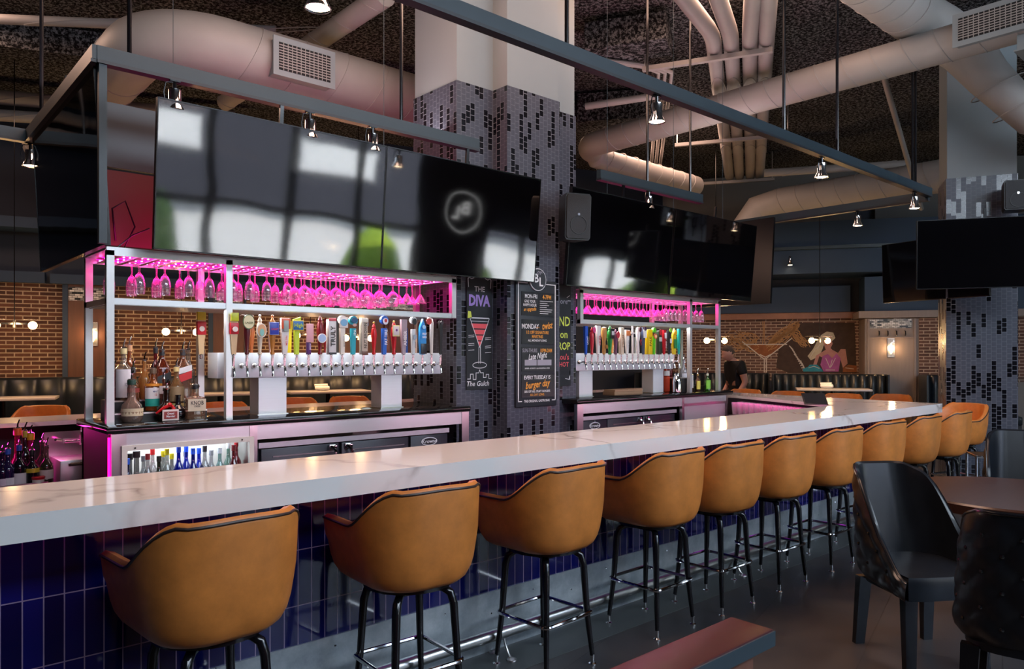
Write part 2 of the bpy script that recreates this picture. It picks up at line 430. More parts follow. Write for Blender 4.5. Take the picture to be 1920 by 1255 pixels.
b = MB().box(-6,.18,-.16,0,2.6,2.76).box(.25,7.6,-.18,0,2.6,2.74)
part(wb, 'picture_rail', b, 'blue_wall'); 
part(wb, 'bulkhead', MB().box(-6,8,-.5,0,3.35,3.5), 'blue_wall')
part(wb, 'recess_band', MB().box(-6,8,-.02,0,3.5,5.3), 'navy_wall')
# ---- mural wall on the right
mx_, my_ = CW(4.58, 16.0); MRZ = math.radians(-59.5)
def MWp(a, y, z=0):
    c, s = math.cos(MRZ), math.sin(MRZ); return (mx_+a*c-y*s, my_+a*s+y*c, z)
wm = struct('wall_back_right', rbox(-5,9,0,.25,0,ZC), 'navy_wall', loc=(mx_,my_,0), rz=MRZ)
part(wm, 'brickwork', rbox(-3.2,2.62,-.03,0,1.0,2.29), 'brick_grey')
part(wm, 'copper_band', rbox(-3.2,2.62,-.10,0,2.29,2.42), 'copper')
part(wm, 'soffit', rbox(-3.2,2.45,-.16,0,2.42,2.95), 'blue_wall')
def curved(x0,x1,y0,bow,z0,z1):
    n=16; poly=[(x0+(x1-x0)*k/n, y0-bow*math.sin(PI*k/n)) for k in range(n+1)]+[(x1,0),(x0,0)]
    return MB().prism(poly,z0,z1)
part(wm, 'bulkhead', curved(-3.2,6.5,-.6,.55,3.12,4.12), 'blue_wall')
part(wm, 'conduit_ledge', curved(-3.2,6.5,-.66,.57,3.58,3.64), 'beam')
part(wm, 'upper_wall', MB().box(-3,2.6,-.12,0,4.12,ZC-.02).box(2.9,7,-.2,0,4.12,ZC-.02), 'grey_wall')
pier = struct('trim_2', rbox(2.62,6.4,-.9,-.02,0,2.24), 'wood_grey', loc=(mx_,my_,0), rz=MRZ)
part(pier, 'wall_block', rbox(2.62,6.4,-.86,-.02,2.38,3.05), 'blue_wall')
part(pier, 'shelf_trim', rbox(2.5,6.5,-1.0,-.02,2.25,2.38), 'wood_grey')
part(pier, 'chip_mosaic', rbox(2.70,3.42,-.915,-.90,2.05,2.23), 'chips')
part(pier, 'brickwork', rbox(3.55,6.4,-.93,-.90,1.05,2.24), 'brick_grey')
b = MB()
for k in range(4): b.tube([(2.86+k*.15,-.9,2.0),(2.86+k*.15,-.96,1.99),(2.86+k*.15,-.97,1.93),(2.86+k*.15,-.94,1.91)], .012, 6)
part(pier, 'coat_hooks', b, 'black_metal')
b = MB().box(2.70,3.46,-.925,-.9,1.86,1.885).box(2.66,2.70,-.925,-.9,.2,2.24).box(3.46,3.5,-.925,-.9,.2,2.24).box(2.70,3.46,-.925,-.9,.5,.56)
part(pier, 'stile', b, 'wood_grey')
# ================================================================ bar
bar = thing('bar_counter', 'long white marble-look bar top with grey veins running round three sides of the island', 'counter')
outer = [(-3.2,2.645),(7.98,2.645),(8.62,6.78),(-3.2,6.78)]
b = MB()
poly_front = [(-3.2,2.645),(7.98,2.645),(8.07,3.235),(-3.2,3.235)]
poly_end = [(6.98,3.235),(8.07,3.235),(8.53,6.2),(8.05,6.2),(7.75,4.75)]
poly_far = [(-3.2,6.2),(8.53,6.2),(8.62,6.78),(-3.2,6.78)]
for p in (poly_front, poly_end, poly_far): b.prism(p, 1.04, 1.07)
b.prism([(-3.2,2.645),(7.98,2.645),(7.945,2.68),(-3.2,2.68)], .985, 1.0402)
b.prism([(7.98,2.645),(8.62,6.78),(8.585,6.745),(7.945,2.68)], .985, 1.0402)
b.prism([(-3.2,6.745),(8.585,6.745),(8.62,6.78),(-3.2,6.78)], .985, 1.0402)
part(bar, 'marble_top', b, 'quartz')
base = thing('tiled_bar', 'bar front of navy vertical tiles above a bare metal kick plate', 'bar')
part(base, 'tiled_front', rbox(-3.2,7.62,2.985,3.10,.31,.985), 'navy_tile')
b = MB()
for k, x in enumerate([-3.2+2.14*i for i in range(6)]):
    b.box(x+.002, min(x+2.138,7.62), 2.975, 3.1, 0, .31)
part(base, 'kick_plate', b, 'galv')
SCR = MB().sphere((0,0,0), .006, 6).mesh('screw','chrome')
for i in range(36):
    x = -2.9+i*.3
    if 0 < x < 7.5: part(base, 'screw', SCR, 'chrome').location = (x,2.974,.265 if i%2 else .20)
M('inner_panel', (.03,.02,.03), .5)
part(base, 'inner_panel', MB().box(-3.2,7.0,3.10,3.16,.0,1.04).prism([(7.45,3.16),(7.62,3.16),(8.1,6.25),(7.95,6.25)],0,1.04).prism([(-3.2,6.62),(8.1,6.25),(8.16,6.72),(-3.2,6.72)],0,1.04), 'inner_panel')
part(base, 'end_tiles', MB().prism([(7.62,2.985),(7.64,2.985),(8.2,6.72),(8.18,6.72)], 0, .985), 'navy_tile')
# LED glow strip under the overhang
rail = thing('foot_rail', 'long brushed steel foot rail in front of the kick plate', 'foot rail')
part(rail, 'tube', MB().tube([(-3.2,2.885,.125),(7.5,2.885,.125)], .029, 16), 'satin')
for x in (.38,2.50,4.66,6.55):
    q = MB(); q.tube([(x-.03,2.885,.125),(x+.03,2.885,.125)], .032, 16)
    for s in (-1,1): q.tube([(x,2.885+.01*s,.10),(x,2.885+.022*s,.07),(x,2.885+.045*s,.03),(x,2.885+.07*s,.008)], .007, 8); q.lathe([(.028,0),(.026,.006),(.012,.014)], (x,2.885+.07*s,.004), 14)
    part(rail, 'bracket', q, 'satin')
# ================================================================ back bar
BZ = 1.135
def back_bar(x0, x1, loc_label, side):
    s = thing('back_bar_ledge', 'black stone ledge of the back bar %s of the column' % side, 'ledge')
    part(s, 'slab', rbox(x0,x1,4.70,5.46,BZ-.042,BZ,.006), 'slab')
    return s
back_bar(1.09,3.735,'', 'left'); back_bar(4.98,7.58,'', 'right')
cab = thing('back_bar_cabinet', 'stainless back bar cabinet left of the column with framed bottle well and open cooler bay', 'cabinet')
part(cab, 'side_panel', rbox(1.12,1.15,4.74,5.44,0,1.09), 'red_box')
part(cab, 'back_panel', rbox(1.12,3.7,5.40,5.44,0,1.09), 'inner_panel')
part(cab, 'led_strip', rbox(1.109,1.119,4.745,4.757,.45,1.07), 'pink_led')
part(cab, 'fascia', rbox(1.20,1.93,4.725,4.745,1.02,1.09), 'steel_h'); part(cab, 'fascia', rbox(1.98,3.66,4.725,4.745,.995,1.09), 'steel_h')
for xa, xb in ((1.12,1.20),(1.93,1.98),(3.66,3.73)): part(cab, 'stile', rbox(xa,xb,4.72,4.76,0,1.09), 'satin')
b = MB().box(1.17,1.95,4.70,4.722,.99,1.02).box(1.17,1.20,4.70,4.722,.3,.99).box(1.92,1.95,4.70,4.722,.3,.99)
fr = part(cab, 'well_frame', b, 'offwhite')
for x in (1.24,1.87): part(fr, 'screw', SCR, 'chrome').location = (x,4.698,1.005)
part(cab, 'well_liner', MB().box(1.16,1.94,5.0,5.02,.4,1.09).box(1.16,1.94,4.74,5.0,.61,.63), 'offwhite')
part(cab, 'divider', rbox(1.94,1.97,4.74,5.4,0,1.09), 'satin')
cab2 = thing('back_bar_cabinet', 'stainless back bar cabinet right of the column with cooler bay and solid door', 'cabinet')
part(cab2, 'back_panel', rbox(5.0,7.5,5.40,5.44,0,1.09), 'inner_panel'); part(cab2, 'side_panel', rbox(7.47,7.50,4.74,5.44,0,1.09), 'inner_panel')
part(cab2, 'fascia', rbox(5.08,6.62,4.725,4.745,1.0,1.09), 'steel_h'); part(cab2, 'fascia', rbox(6.66,7.46,4.725,4.745,1.025,1.09), 'steel_h')
for xa, xb in ((5.0,5.08),(6.62,6.66),(7.46,7.50)): part(cab2, 'stile', rbox(xa,xb,4.72,4.76,0,1.09), 'satin')
part(cab2, 'door', rbox(6.67,7.45,4.73,4.75,.15,1.0), 'steel'); part(cab2, 'door_rail', rbox(6.66,7.46,4.715,4.735,1.0,1.025), 'satin')
def cooler(x0, x1, badge_right, label):
    t = thing('keg_cooler', label, 'cooler', (x0,4.78,0)); w = x1-x0
    part(t, 'body', rbox(0,w,.03,.6,0,.93), M('cooler',(.016,.019,.028),.35).name); part(t, 'steel_top', rbox(-.01,w+.01,-.01,.6,.93,.965), 'steel_h')
    bw = .36; a, b_ = (0, w-bw) if badge_right else (bw, w); mid = (a+b_)/2
    for i, (p, q) in enumerate(((a+.01, mid-.012),(mid+.012, b_-.01))):
        d = part(t, 'door', rbox(p,q,.0,.03,.06,.922,.006), 'cooler')
        part(d, 'door_ridge', rbox(p+.08,q-.04,-.006,0,.862,.870), 'satin')
        hx = q-.05 if i == 0 else p+.05
        h = MB().box(hx-.03,hx+.03,-.02,0,.875,.915,.005); h.tube([(hx-.02,-.02,.90),(hx,-.05,.88),(hx+.012,-.055,.82)], .012, 8)
        part(d, 'handle', h, 'chrome')
    bx = w-bw/2 if badge_right else bw/2
    pl = part(t, 'vent_panel', rbox(bx-bw/2+.01,bx+bw/2,0,.03,.06,.922,.004), 'cooler')
    e = MB().plate([(bx+.075*math.cos(k*PI/14), .872+.032*math.sin(k*PI/14)) for k in range(28)], -.006, 0)
    part(pl, 'badge', e, 'ink_white'); e = MB().plate([(bx+.068*math.cos(k*PI/14), .872+.026*math.sin(k*PI/14)) for k in range(28)], -.008, -.005)
    part(pl, 'badge_field', e, 'blackp'); letters(pl, [('Krowne',.042,bx,.872,'CENTER')], 'ink_white', -.0095, bold=.01)
    part(pl, 'lock', MB().sphere((bx,-.002,.912), .006, 8), 'chrome')
    return t
cooler(2.02,3.56,True,'black under-counter cooler with chrome latches in the left back bar, oval badge at right')
cooler(5.12,6.58,False,'black under-counter cooler with chrome latches in the right back bar, oval badge at left')
solo('steel_tray', 'round steel tray standing behind the rail above the left cooler', 'tray', MB().tube([(.12*math.cos(k*PI/16),0,.12*math.sin(k*PI/16)) for k in range(32)], .007, 6, True).plate(circle(.118,32), .004,.008), 'satin', loc=(2.95,5.0,1.02))
# ---------------------------------------------------------------- glass racks
def rack(label, x0, xm, x1, endfull, mirror=False):
    t = thing('glass_rack', label, 'rack'); w = .021
    yf, yb = 4.865, 5.385
    zt, zs = 2.165, 1.848
    full = (x0, xm) if not mirror else (xm, x1)
    for x in (x0, xm, x1):
        z0 = BZ if x in full else zs
        for y in (yf, yb): part(t, 'post', rbox(x-w,x+w,y-w,y+w,z0,zt), 'steel')
    b = MB().box(x0-w,x1+w,yf-w+.004,yf+w,zs,zs+.036).box(x0-w,x1+w,yb-w,yb+w,zs,zs+.036)
    for x in (x0, x1): b.box(x-w+.003,x+w-.003,yf,yb,zs,zs+.036)
    b.box(x0,x1,yf,yb,zs-.004,zs+.004)
    part(t, 'shelf', b, 'steel_h')
    b = MB().box(x0-w,x1+w,yf-w,yf-w+.012,zt-.03,zt+.02).box(x0-w,x1+w,yf,yb,zt+.004,zt+.016).box(x0-w,x1+w,yb,yb+w,zt-.03,zt+.02)
    part(t, 'top_panel', b, 'steel_h')
    b = MB(); n = int((x1-x0-.12)/.11)
    for i in range(n+1):
        x = x0+.06+i*(x1-x0-.12)/n
        b.box(x-.004,x+.004,yf+.03,yb-.02,zt-.022,zt+.005).box(x-.016,x+.016,yf+.03,yb-.02,zt-.027,zt-.022)
    part(t, 'hanging_rails', b, 'satin')
    s = MB(); d = MB()
    for y in (yf+.03, yf+.17, yf+.31, yf+.45):
        s.box(x0+.03,x1-.03,y-.005,y+.005,zt-.012,zt-.006)
        k = x0+.05
        while k < x1-.04: d.box(k-.004,k+.004,y-.005,y+.005,zt-.018,zt-.011); k += .035
    st = part(t, 'led_strip', s, 'pink_led'); part(st, 'led_chips', d, 'pink_dot')['kind'] = 'stuff'
    return t
rack('steel overhead glass rack with pink lights left of the column', 1.145, 1.845, 3.675, True)
rack('steel overhead glass rack with pink lights right of the column', 5.195, 6.96, 7.52, True, True)
# ---------------------------------------------------------------- hanging glasses
def gl(prof, seg=14): return MB().lathe([(r, z) for r, z in prof], (0,0,0), seg)
# hanging upside down: z=0 at the foot (top), bowl below
FL = gl([(.033,0),(.033,-.003),(.006,-.012),(.0045,-.075),(.008,-.085),(.022,-.10),(.031,-.125),(.035,-.155),(.034,-.19),(.031,-.215),(.0295,-.215),(.0325,-.19),(.0335,-.155),(.029,-.125),(.02,-.102),(.004,-.092)]).mesh('flute','glass')
BA = gl([(.036,0),(.036,-.003),(.006,-.012),(.0045,-.085),(.010,-.095),(.032,-.112),(.049,-.14),(.052,-.165),(.046,-.195),(.037,-.213),(.0355,-.213),(.0445,-.195),(.0505,-.165),(.0475,-.14),(.031,-.114),(.004,-.10)]).mesh('balloon','glass')
MA = gl([(.036,0),(.036,-.003),(.006,-.012),(.0045,-.10),(.010,-.108),(.056,-.178),(.0545,-.178),(.008,-.113)]).mesh('martini','glass')
def hang(n, me, x, y, label, group): return solo(n, label, 'glass', me, 'glass', group, (x, y, 2.138))
rows = [(4.97,'front'),(5.13,'second'),(5.29,'back')]
G1 = 'stemmed glasses hanging in the left pink rack'; G2 = 'stemmed glasses hanging in the right pink rack'
for i, x in enumerate((1.205,1.335,1.485,1.63,1.76)):
    for j, (y, rn) in enumerate(rows[:2] if i else rows[1:2]):
        hang('wine_glass', FL, x+.012*j, y+.05*j, 'tall wine glass, %s from left, %s row, rack bay above the bottles' % (ORD[i], rn), G1)
for i, x in enumerate((1.915,2.03,2.15,2.30)):
    for j, (y, rn) in enumerate(rows[:2]):
        hang('wine_glass', FL, x, y+.04*j, 'tall wine glass, %s right of the middle post, %s row, left rack' % (ORD[i], rn), G1)
for i, x in enumerate((2.43,2.56,2.68,2.80,2.925,3.05,3.17)):
    for j, (y, rn) in enumerate(rows):
        hang('balloon_glass', BA, x, y, 'round balloon wine glass, %s from left, %s row, left rack' % (ORD[i], rn), G1)
for i, x in enumerate((3.30,3.43)):
    for j, (y, rn) in enumerate(rows[:2]):
        hang('martini_glass', MA, x+.03*j, y, 'martini glass at the right end of the left rack, %s in the %s row' % (ORD[i], rn), G1)
for i in range(11):
    for j, (y, rn) in enumerate(rows[:2]):
        hang('martini_glass', MA, 5.30+i*.122+.02*j, y, 'martini glass, %s from the left in the %s row of the right rack' % (ORD[i], rn), G2)
for i in range(4):
    for j, (y, rn) in enumerate(rows[:2]):
        hang('wine_glass', FL, 6.66+i*.08, y, 'tall wine glass right of the martini glasses, %s in %s row, right rack' % (ORD[i], rn), G2)
for i in range(4):
    hang('wine_glass', FL, 7.04+i*.105, 4.98, 'tall wine glass in the end bay of the right rack, %s from its post' % ORD[i], G2)
# ================================================================ column
colm = thing('column', 'stepped square column in the middle of the bar, dark mosaic below and white above', 'column')
cp = [(3.743,4.90),(4.134,4.90),(4.134,4.713),(4.761,4.713),(4.761,4.90),(5.17,4.90),(5.17,5.53),(3.743,5.53)]
part(colm, 'mosaic_cladding', MB().prism(cp, 0, 3.82), 'mosaic', smooth=False)
ins = [(3.753,4.91),(4.144,4.91),(4.144,4.723),(4.751,4.723),(4.751,4.91),(5.16,4.91),(5.16,5.52),(3.753,5.52)]
part(colm, 'painted_shaft', MB().prism(ins, 3.82, ZC), 'white_paint', smooth=False)
c2 = thing('column', 'square mosaic column at the right with a speaker and screen mounted on it', 'column', (*CW(4.84,8.3),0), math.radians(-41.63-21.6))
part(c2, 'mosaic_cladding', rbox(0,.68,0,.55,0,3.51), 'mosaic', smooth=False); part(c2, 'painted_shaft', rbox(.01,.67,.01,.54,3.51,ZC), 'white_paint', smooth=False)
# menu board
mb = thing('menu_board', 'tall dark menu sign with four panels and round crest on the middle column', 'sign', (4.46,4.705,1.095))
W_, H_ = .245, 1.10
part(mb, 'backing', rbox(-W_,W_,-.015,.006,0,H_,.012), 'menu')
b = MB()
for x0,x1,z0,z1 in ((-W_+.02,-W_+.028,.05,H_-.03),(W_-.028,W_-.02,.05,H_-.03),(-W_+.02,-.11,H_-.034,H_-.027),(.11,W_-.02,H_-.034,H_-.027),(-W_+.02,-W_+.065,.05,.057),(W_-.065,W_-.02,.05,.057)): b.box(x0,x1,-.018,-.014,z0,z1)
part(mb, 'border', b, 'ink_white')
em = part(mb, 'crest', MB().plate(circle(.098,36,0,H_+.005), -.028, -.014), 'ink_white')
part(em, 'crest_field', MB().plate(circle(.091,36,0,H_+.005), -.031, -.026), 'menu')
letters(em, [('B',.105,-.026,H_+.012,'CENTER'),('L',.105,.032,H_-.018,'CENTER')], 'ink_white', -.033, bold=.02)
b = MB()
for k in range(3): stroke(b, [(-.02+.02*k,H_+.05),(.0+.02*k,H_+.078),(.012+.016*k,H_+.062)], .005, -.033)
part(em, 'crest_mark', b, 'ink_grey')
pz = [(.79,.995),(.545,.755),(.31,.52),(.085,.285)]
M('slide', (.012,.014,.018), .3)
K = .74
tx = [
 ([('MON-FRI',.050,-.075,.955,'CENTER',0,K)],[('4-7PM',.054,.115,.955,'CENTER',0,K)]),
 ([('MONDAY',.062,-.085,.695,'CENTER',0,K),('ALL MONDAY LONG',.026,0,.575,'CENTER',0,.9)],[('twist',.085,.115,.705,'CENTER',-.12,.75,.35),('1/2 OFF SIGNATURE',.038,0,.645,'CENTER',0,.8),('MARTINIS',.038,0,.609,'CENTER',0,.8),('with a',.02,.005,.69,'CENTER',0,.8)]),
 ([('Late Night',.072,-.0,.44,'CENTER',-.1,.72,.35),('$4 BEER - $5 SHOTS - $6 LONGDRINK & WINE',.016,0,.335,'CENTER',0,.9)],[('10PM-2AM',.046,.105,.488,'CENTER',0,.7)]),
 ([('EVERY TUESDAY IS',.045,0,.255,'CENTER',0,.84),('50% OFF ALL CRAFT BURGERS',.027,0,.135,'CENTER',0,.85)],[('burger day',.085,0,.195,'CENTER',-.08,.78,.35),('ALL DAY LONG.',.028,0,.106,'CENTER',0,.85)])]
for (z0, z1), (wt, ot) in zip(pz, tx):
    sl = part(mb, 'slide', rbox(-.185,.205,-.019,-.014,z0,z1), 'slide')
    letters(sl, wt, 'ink_white', -.0205, bold=.012, label='white lettering'); letters(sl, ot, 'ink_orange', -.0205, bold=.016, label='orange lettering')
    if z0 == .79:
        letters(sl, [('GIVE YOUR',.034,-.09,.912,'CENTER',0,.75),('HAPPY HOUR',.034,-.09,.88,'CENTER',0,.75)], 'ink_white', -.0205, bold=.012, label='white lettering'); letters(sl, [('an upgrade',.044,-.09,.845,'CENTER',-.06,.75,.3)], 'ink_orange', -.0205, bold=.014)
        b = MB()
        for k in range(7): b.box(.03,.03+(.16,.09,.11,.08,.15,.14,.10)[k],-.021,-.019,.918-k*.018,.922-k*.018)
        part(sl, 'small_print', b, 'ink_white')
    if z0 == .31:
        letters(sl, [('SUN-THURS',.046,-.09,.488,'CENTER',0,.7)], 'ink_grey', -.0205, bold=.012, label='grey lettering'); part(sl, 'menu_blocks', MB().box(-.15,-.01,-.021,-.019,.36,.41).box(.0,.17,-.021,-.019,.36,.41), 'ink_grey')
letters(mb, [('THE ORIGINAL GASTROBAR',.030,0,.052,'CENTER',0,.8)], 'ink_white', -.0165, bold=.014)
# chalk boards
cb = thing('chalkboard', 'tall chalkboard with a pink cocktail drawing on the left step of the middle column', 'chalkboard', (3.975,4.896,1.255))
part(cb, 'board', rbox(-.137,.137,-.012,.003,0,.955), 'chalk_board')
Y0 = -.0135
letters(cb, [('THE',.062,0,.845,'CENTER'),('The Gulch',.058,-.02,.048,'CENTER',0,1,.2)], 'chalk_white', Y0, bold=.01, label='white chalk lettering')
letters(cb, [('DIVA',.125,-.005,.745,'CENTER',0,.80)], 'chalk_purple', Y0, bold=.045, label='purple chalk lettering')
b = MB()
for k in range(4):
    z1, z0 = .555-k*.05, .515-k*.05; w1, w0 = (z1-.36)*.48, (z0-.36)*.48
    b.face([(-w1,Y0,z1),(w1,Y0,z1),(w0,Y0,z0),(-w0,Y0,z0)])
part(cb, 'drawn_drink', b, 'chalk_pink')
part(cb, 'drawn_lime', MB().plate([(-.13,.60),(-.085,.60),(-.095,.655),(-.125,.66)], Y0-.001, Y0+.001), 'chalk_yellow')
b = MB()
stroke(b, [(-.105,.60),(.105,.60),(.0,.355),(-.105,.60)], .006, Y0-.001)
stroke(b, [(-.105,.60),(-.1,.605),(.1,.605)], .005, Y0-.001); stroke(b, [(-.095,.575),(.095,.575)], .004, Y0-.001)
stroke(b, [(-.008,.36),(-.01,.22)], .005, Y0); stroke(b, [(.008,.36),(.01,.22)], .005, Y0)
stroke(b, [(.075*math.cos(a*PI/12), .205+.025*math.sin(a*PI/12)) for a in range(25)], .006, Y0)
stroke(b, [(-.13,.09),(-.1,.09),(-.1,.13),(-.07,.13),(-.07,.085),(-.04,.085),(-.04,.14),(-.01,.14),(0,.165),(.01,.14),(.04,.14),(.04,.10),(.07,.10),(.07,.125),(.1,.125),(.1,.09),(.13,.09)], .006, Y0)
for z in (.455,.44,.385,.37,.33):
    stroke(b, [(-.12,z),(-.06,z+.004)], .004, Y0); stroke(b, [(.06,z-.02),(.125,z-.015)], .004, Y0)
for s in (-1,1): stroke(b, [(s*.12,.86),(s*.125,.93),(s*.11,.94),(s*.09,.93),(s*.06,.94)], .006, Y0)
part(cb, 'chalk_lines', b, 'chalk_white')
cr = thing('chalkboard', 'tall chalkboard half hidden behind the menu sign on the right step of the middle column', 'chalkboard', (4.97,4.896,1.255))
part(cr, 'board', rbox(-.137,.115,-.012,.003,0,.955), 'chalk_board')
letters(cr, [('ore',.07,.02,.79,'CENTER'),],'ink_grey', Y0); letters(cr, [('AND',.125,-.005,.60,'CENTER',0,.8),('on',.10,.02,.48,'CENTER'),('DROP',.10,-.01,.37,'CENTER',0,.85)], 'chalk_yellow', Y0, bold=.012, label='yellow chalk lettering')
letters(cr, [("Lou's",.075,.01,.27,'CENTER'),('HOT',.06,.02,.20,'CENTER')], 'chalk_pink', Y0, bold=.01, label='pink chalk lettering')
b = MB(); stroke(b, [(.04,.07),(.09,.06),(.1,.1),(.1,.14),(.1,.06)], .006, Y0); stroke(b, [(.06,.83),(.1,.85)], .005, Y0); stroke(b, [(.07,.8),(.11,.8)], .005, Y0); part(cr, 'chalk_lines', b, 'chalk_white')
# speakers
def speaker(label, loc, rz, w=.235, h=.39, rx=0):
    t = thing('loudspeaker', label, 'speaker', loc, rz, None, rx)
    b = MB(); rings = []
    for y, sx in ((0,1),(.03,1),(.22,.72)):
        rings.append([(sx*w/2*x, y, h*z) for x, z in ((-1,.06),(-.88,0),(.88,0),(1,.06),(1,.94),(.88,1),(-.88,1),(-1,.94))])
    b.loft(rings, True, True, True); part(t, 'cabinet', b, 'blackp')
    b = MB(); b.plate([(w*.46*x, h*z) for x, z in ((-1,.08),(-.88,.03),(.88,.03),(1,.08),(1,.92),(.88,.97),(-.88,.97),(-1,.92))], -.012, 0)
    g_ = part(t, 'grille', b, 'grille'); part(g_, 'badge', MB().plate(circle(.011,14,0,h*.55), -.016, -.011), 'chrome')
    part(g_, 'woofer_ring', MB().tube([(.075*math.cos(k*PI/12), -.013, h*.32+.075*math.sin(k*PI/12)) for k in range(24)], .004, 6, True), 'blackp')
    part(t, 'bracket', MB().box(-.03,.03,.2,.34,h*.4,h*.6), 'black_metal')
    return t
speaker('black loudspeaker between the screens on the front of the middle column', (4.60,4.34,2.52), math.radians(-22), rx=.06)
sx_, sy_ = CW(5.26,7.74); speaker('black loudspeaker high on the right column above a screen', (sx_,sy_,3.06), math.radians(-60), .25, .31)
# ================================================================ screens
def tv(label, loc, rz, w, h, tilt=5.3):
    t = thing('television', label, 'television', loc, rz, None, math.radians(tilt))
    part(t, 'screen', rbox(-w/2+.006,w/2-.006,-.004,.004,.008,h-.006), 'tv', smooth=False)
    part(t, 'bezel', MB().box(-w/2,w/2,0,.03,0,h).box(-w/2,-w/2+.006,-.007,.0,0,h).box(w/2-.006,w/2,-.007,0,0,h).box(-w/2,w/2,-.007,0,0,.008).box(-w/2,w/2,-.007,0,h-.006,h), 'bezel', smooth=False)
    part(t, 'back_housing', rbox(-w*.30,w*.30,.03,.075,h*.12,h*.72,.015), 'blackp'); part(t, 'mount_post', rbox(-.012,.012,.04,.06,h*.6,h*1.14), 'black_metal')
    return t
tv('large dark screen over the left glass rack, the left one of that pair', (2.09,4.64,2.165), 0, 1.535, .875)
tv('large dark screen left of the middle column, reflecting a round sign', (3.62,4.64,2.165), 0, 1.52, .875)
tv('large dark screen right of the middle column, beside the speaker', (5.51,4.64,2.165), 0, 1.50, .875)
tv('large dark screen at the right end over the right glass rack', (7.06,4.64,2.165), 0, 1.56, .875)
tv('large black screen seen edge-on at the left end of the bar frame', (1.075,5.60,2.17), -PI/2, 1.87, 1.06, 3)
tv('dark screen facing away at the right end of the bar frame', (8.36,5.60,2.17), PI/2, 1.87, 1.06, 5)
tx_, ty_ = CW(4.78,7.55); t = tv('wide dark screen mounted on the right column', (*CW(4.72,7.62),0), math.radians(-41.63-17.2), 1.24, .70, 2)
x_, y_ = CW(4.72,7.62)[0], CW(4.72,7.62)[1]
dx, dy = math.cos(math.radians(-54.63)), math.sin(math.radians(-54.63)); t.location = (x_-.5*dx+.62*dx, y_-.5*dy+.62*dy, 2.22)
t.location = (CW(4.13,7.58)[0]+.62*dx, CW(4.13,7.58)[1]+.62*dy, 2.215)
t2 = dup(t, (*CW(4.78,8.45), 2.17), math.radians(-41.63-62), 'black screen turned side-on behind the screen of the right column')
# ================================================================ steel frame that carries the screens
fr = thing('ceiling_truss', 'blue-grey steel ceiling frame of long beams hung on rods above the bar', 'frame')
def beam(x0,y0,x1,y1,z0=3.165,z1=3.262,w=.05):
    a = math.atan2(y1-y0,x1-x0); L = math.hypot(x1-x0,y1-y0)
    m = Matrix.Translation((x0,y0,0)) @ Matrix.Rotation(a,4,'Z')
    b = MB(); b.box(0,L,-w/2,w/2,z0+.02,z1,0,m); p = part(fr, 'beam', b, 'beam')
    b = MB(); b.box(0,L,-w/2-.006,w/2+.006,z0,z0+.018,0,m); part(p, 'lower_lip', b, 'frame_lip')
beam(1.02,4.62,3.74,4.62); beam(5.18,4.62,6.82,4.62); beam(1.02,4.60,1.02,6.7); beam(-6,6.7,1.05,6.7); beam(-3,3.0,8.68,3.0,3.24,3.335); beam(8.66,3.0,8.66,6.7,3.2,3.30)
part(fr, 'corner_post', MB().box(1.03,1.07,4.60,4.64,2.17,3.17), 'beam')
for x,y in ((1.19,4.62),(3.02,4.62),(5.9,4.62),(6.62,4.62),(3.09,3.0),(5.57,3.0),(6.5,3.0),(8.2,3.0),(8.28,3.0),(1.53,3.0),(-.4,6.7),(.62,6.7),(1.02,6.2)):
    part(fr, 'rod', MB().cyl((x,y,3.26),(x,y,ZC),.013,seg=8), 'black_metal')
for x,y in ((1.42,4.60),(2.86,4.60),(5.30,4.62),(6.3,4.6),(7.2,4.6)):
    part(fr, 'cable', MB().cyl((x,y,3.05),(x,y,ZC),.002,seg=5), 'beam')
eq = thing('equipment_box', 'blue-grey equipment panel with a dark red lower half inside the left end of the frame', 'panel', (1.24,5.35,2.19))
part(eq, 'upper_panel', rbox(0,.52,0,.04,.58,1.0), 'beam'); part(eq, 'lower_box', rbox(-.02,.75,.0,.06,0,.56), 'red_box')
part(eq, 'cables', MB().tube([(.05,-.02,.1),(.02,-.06,.3),(.10,-.05,.36),(.16,-.04,.2),(.1,-.03,.06),(.2,-.04,.02)], .006, 6).tube([(.02,-.04,.02),(.14,-.06,.14),(.25,-.04,.2)], .005, 6), 'black_metal')
part(eq, 'junction', MB().box(.34,.40,-.05,0,.28,.42,.01).tube([(.37,-.03,.42),(.33,-.03,.52)],.005,6), 'blackp')
# ---------------------------------------------------------------- track lamps
def lamp(x, y, z, label, e=22):
    t = thing('track_lamp', label, 'lamp', (x,y,z), 0, 'spot lamps on the steel frame')
    part(t, 'stem', MB().cyl((0,0,0),(0,0,-.055),.011,seg=8).box(-.03,.03,-.012,.012,-.008,0), 'black_metal')
    part(t, 'can', MB().lathe([(.012,-.05),(.036,-.055),(.036,-.13),(.05,-.155),(.058,-.175),(.052,-.175),(.045,-.16)], (0,0,0), 18), 'chrome')
    part(t, 'yoke', MB().tube([(-.055,0,-.13),(-.062,0,-.08),(-.05,0,-.02),(0,0,-.01)], .004, 6), 'black_metal')
    part(t, 'lamp_face', MB().lathe([(.001,-.178),(.035,-.174),(.051,-.168)], (0,0,0), 18), 'lamp_face')
    if e: light('lamp_light','SPOT',(0,0,-.20),e,(1,.70,.42),(0,0,0),.04,spot=75,par=t,blend=.6)
    return t
lamp(3.93,3.0,3.24,'spot lamp on the near steel beam, the nearest lamp right of the column'); lamp(6.21,3.0,3.24,'spot lamp on the near steel beam, midway to the right column'); lamp(8.26,3.0,3.24,'spot lamp at the right end of the near steel beam')
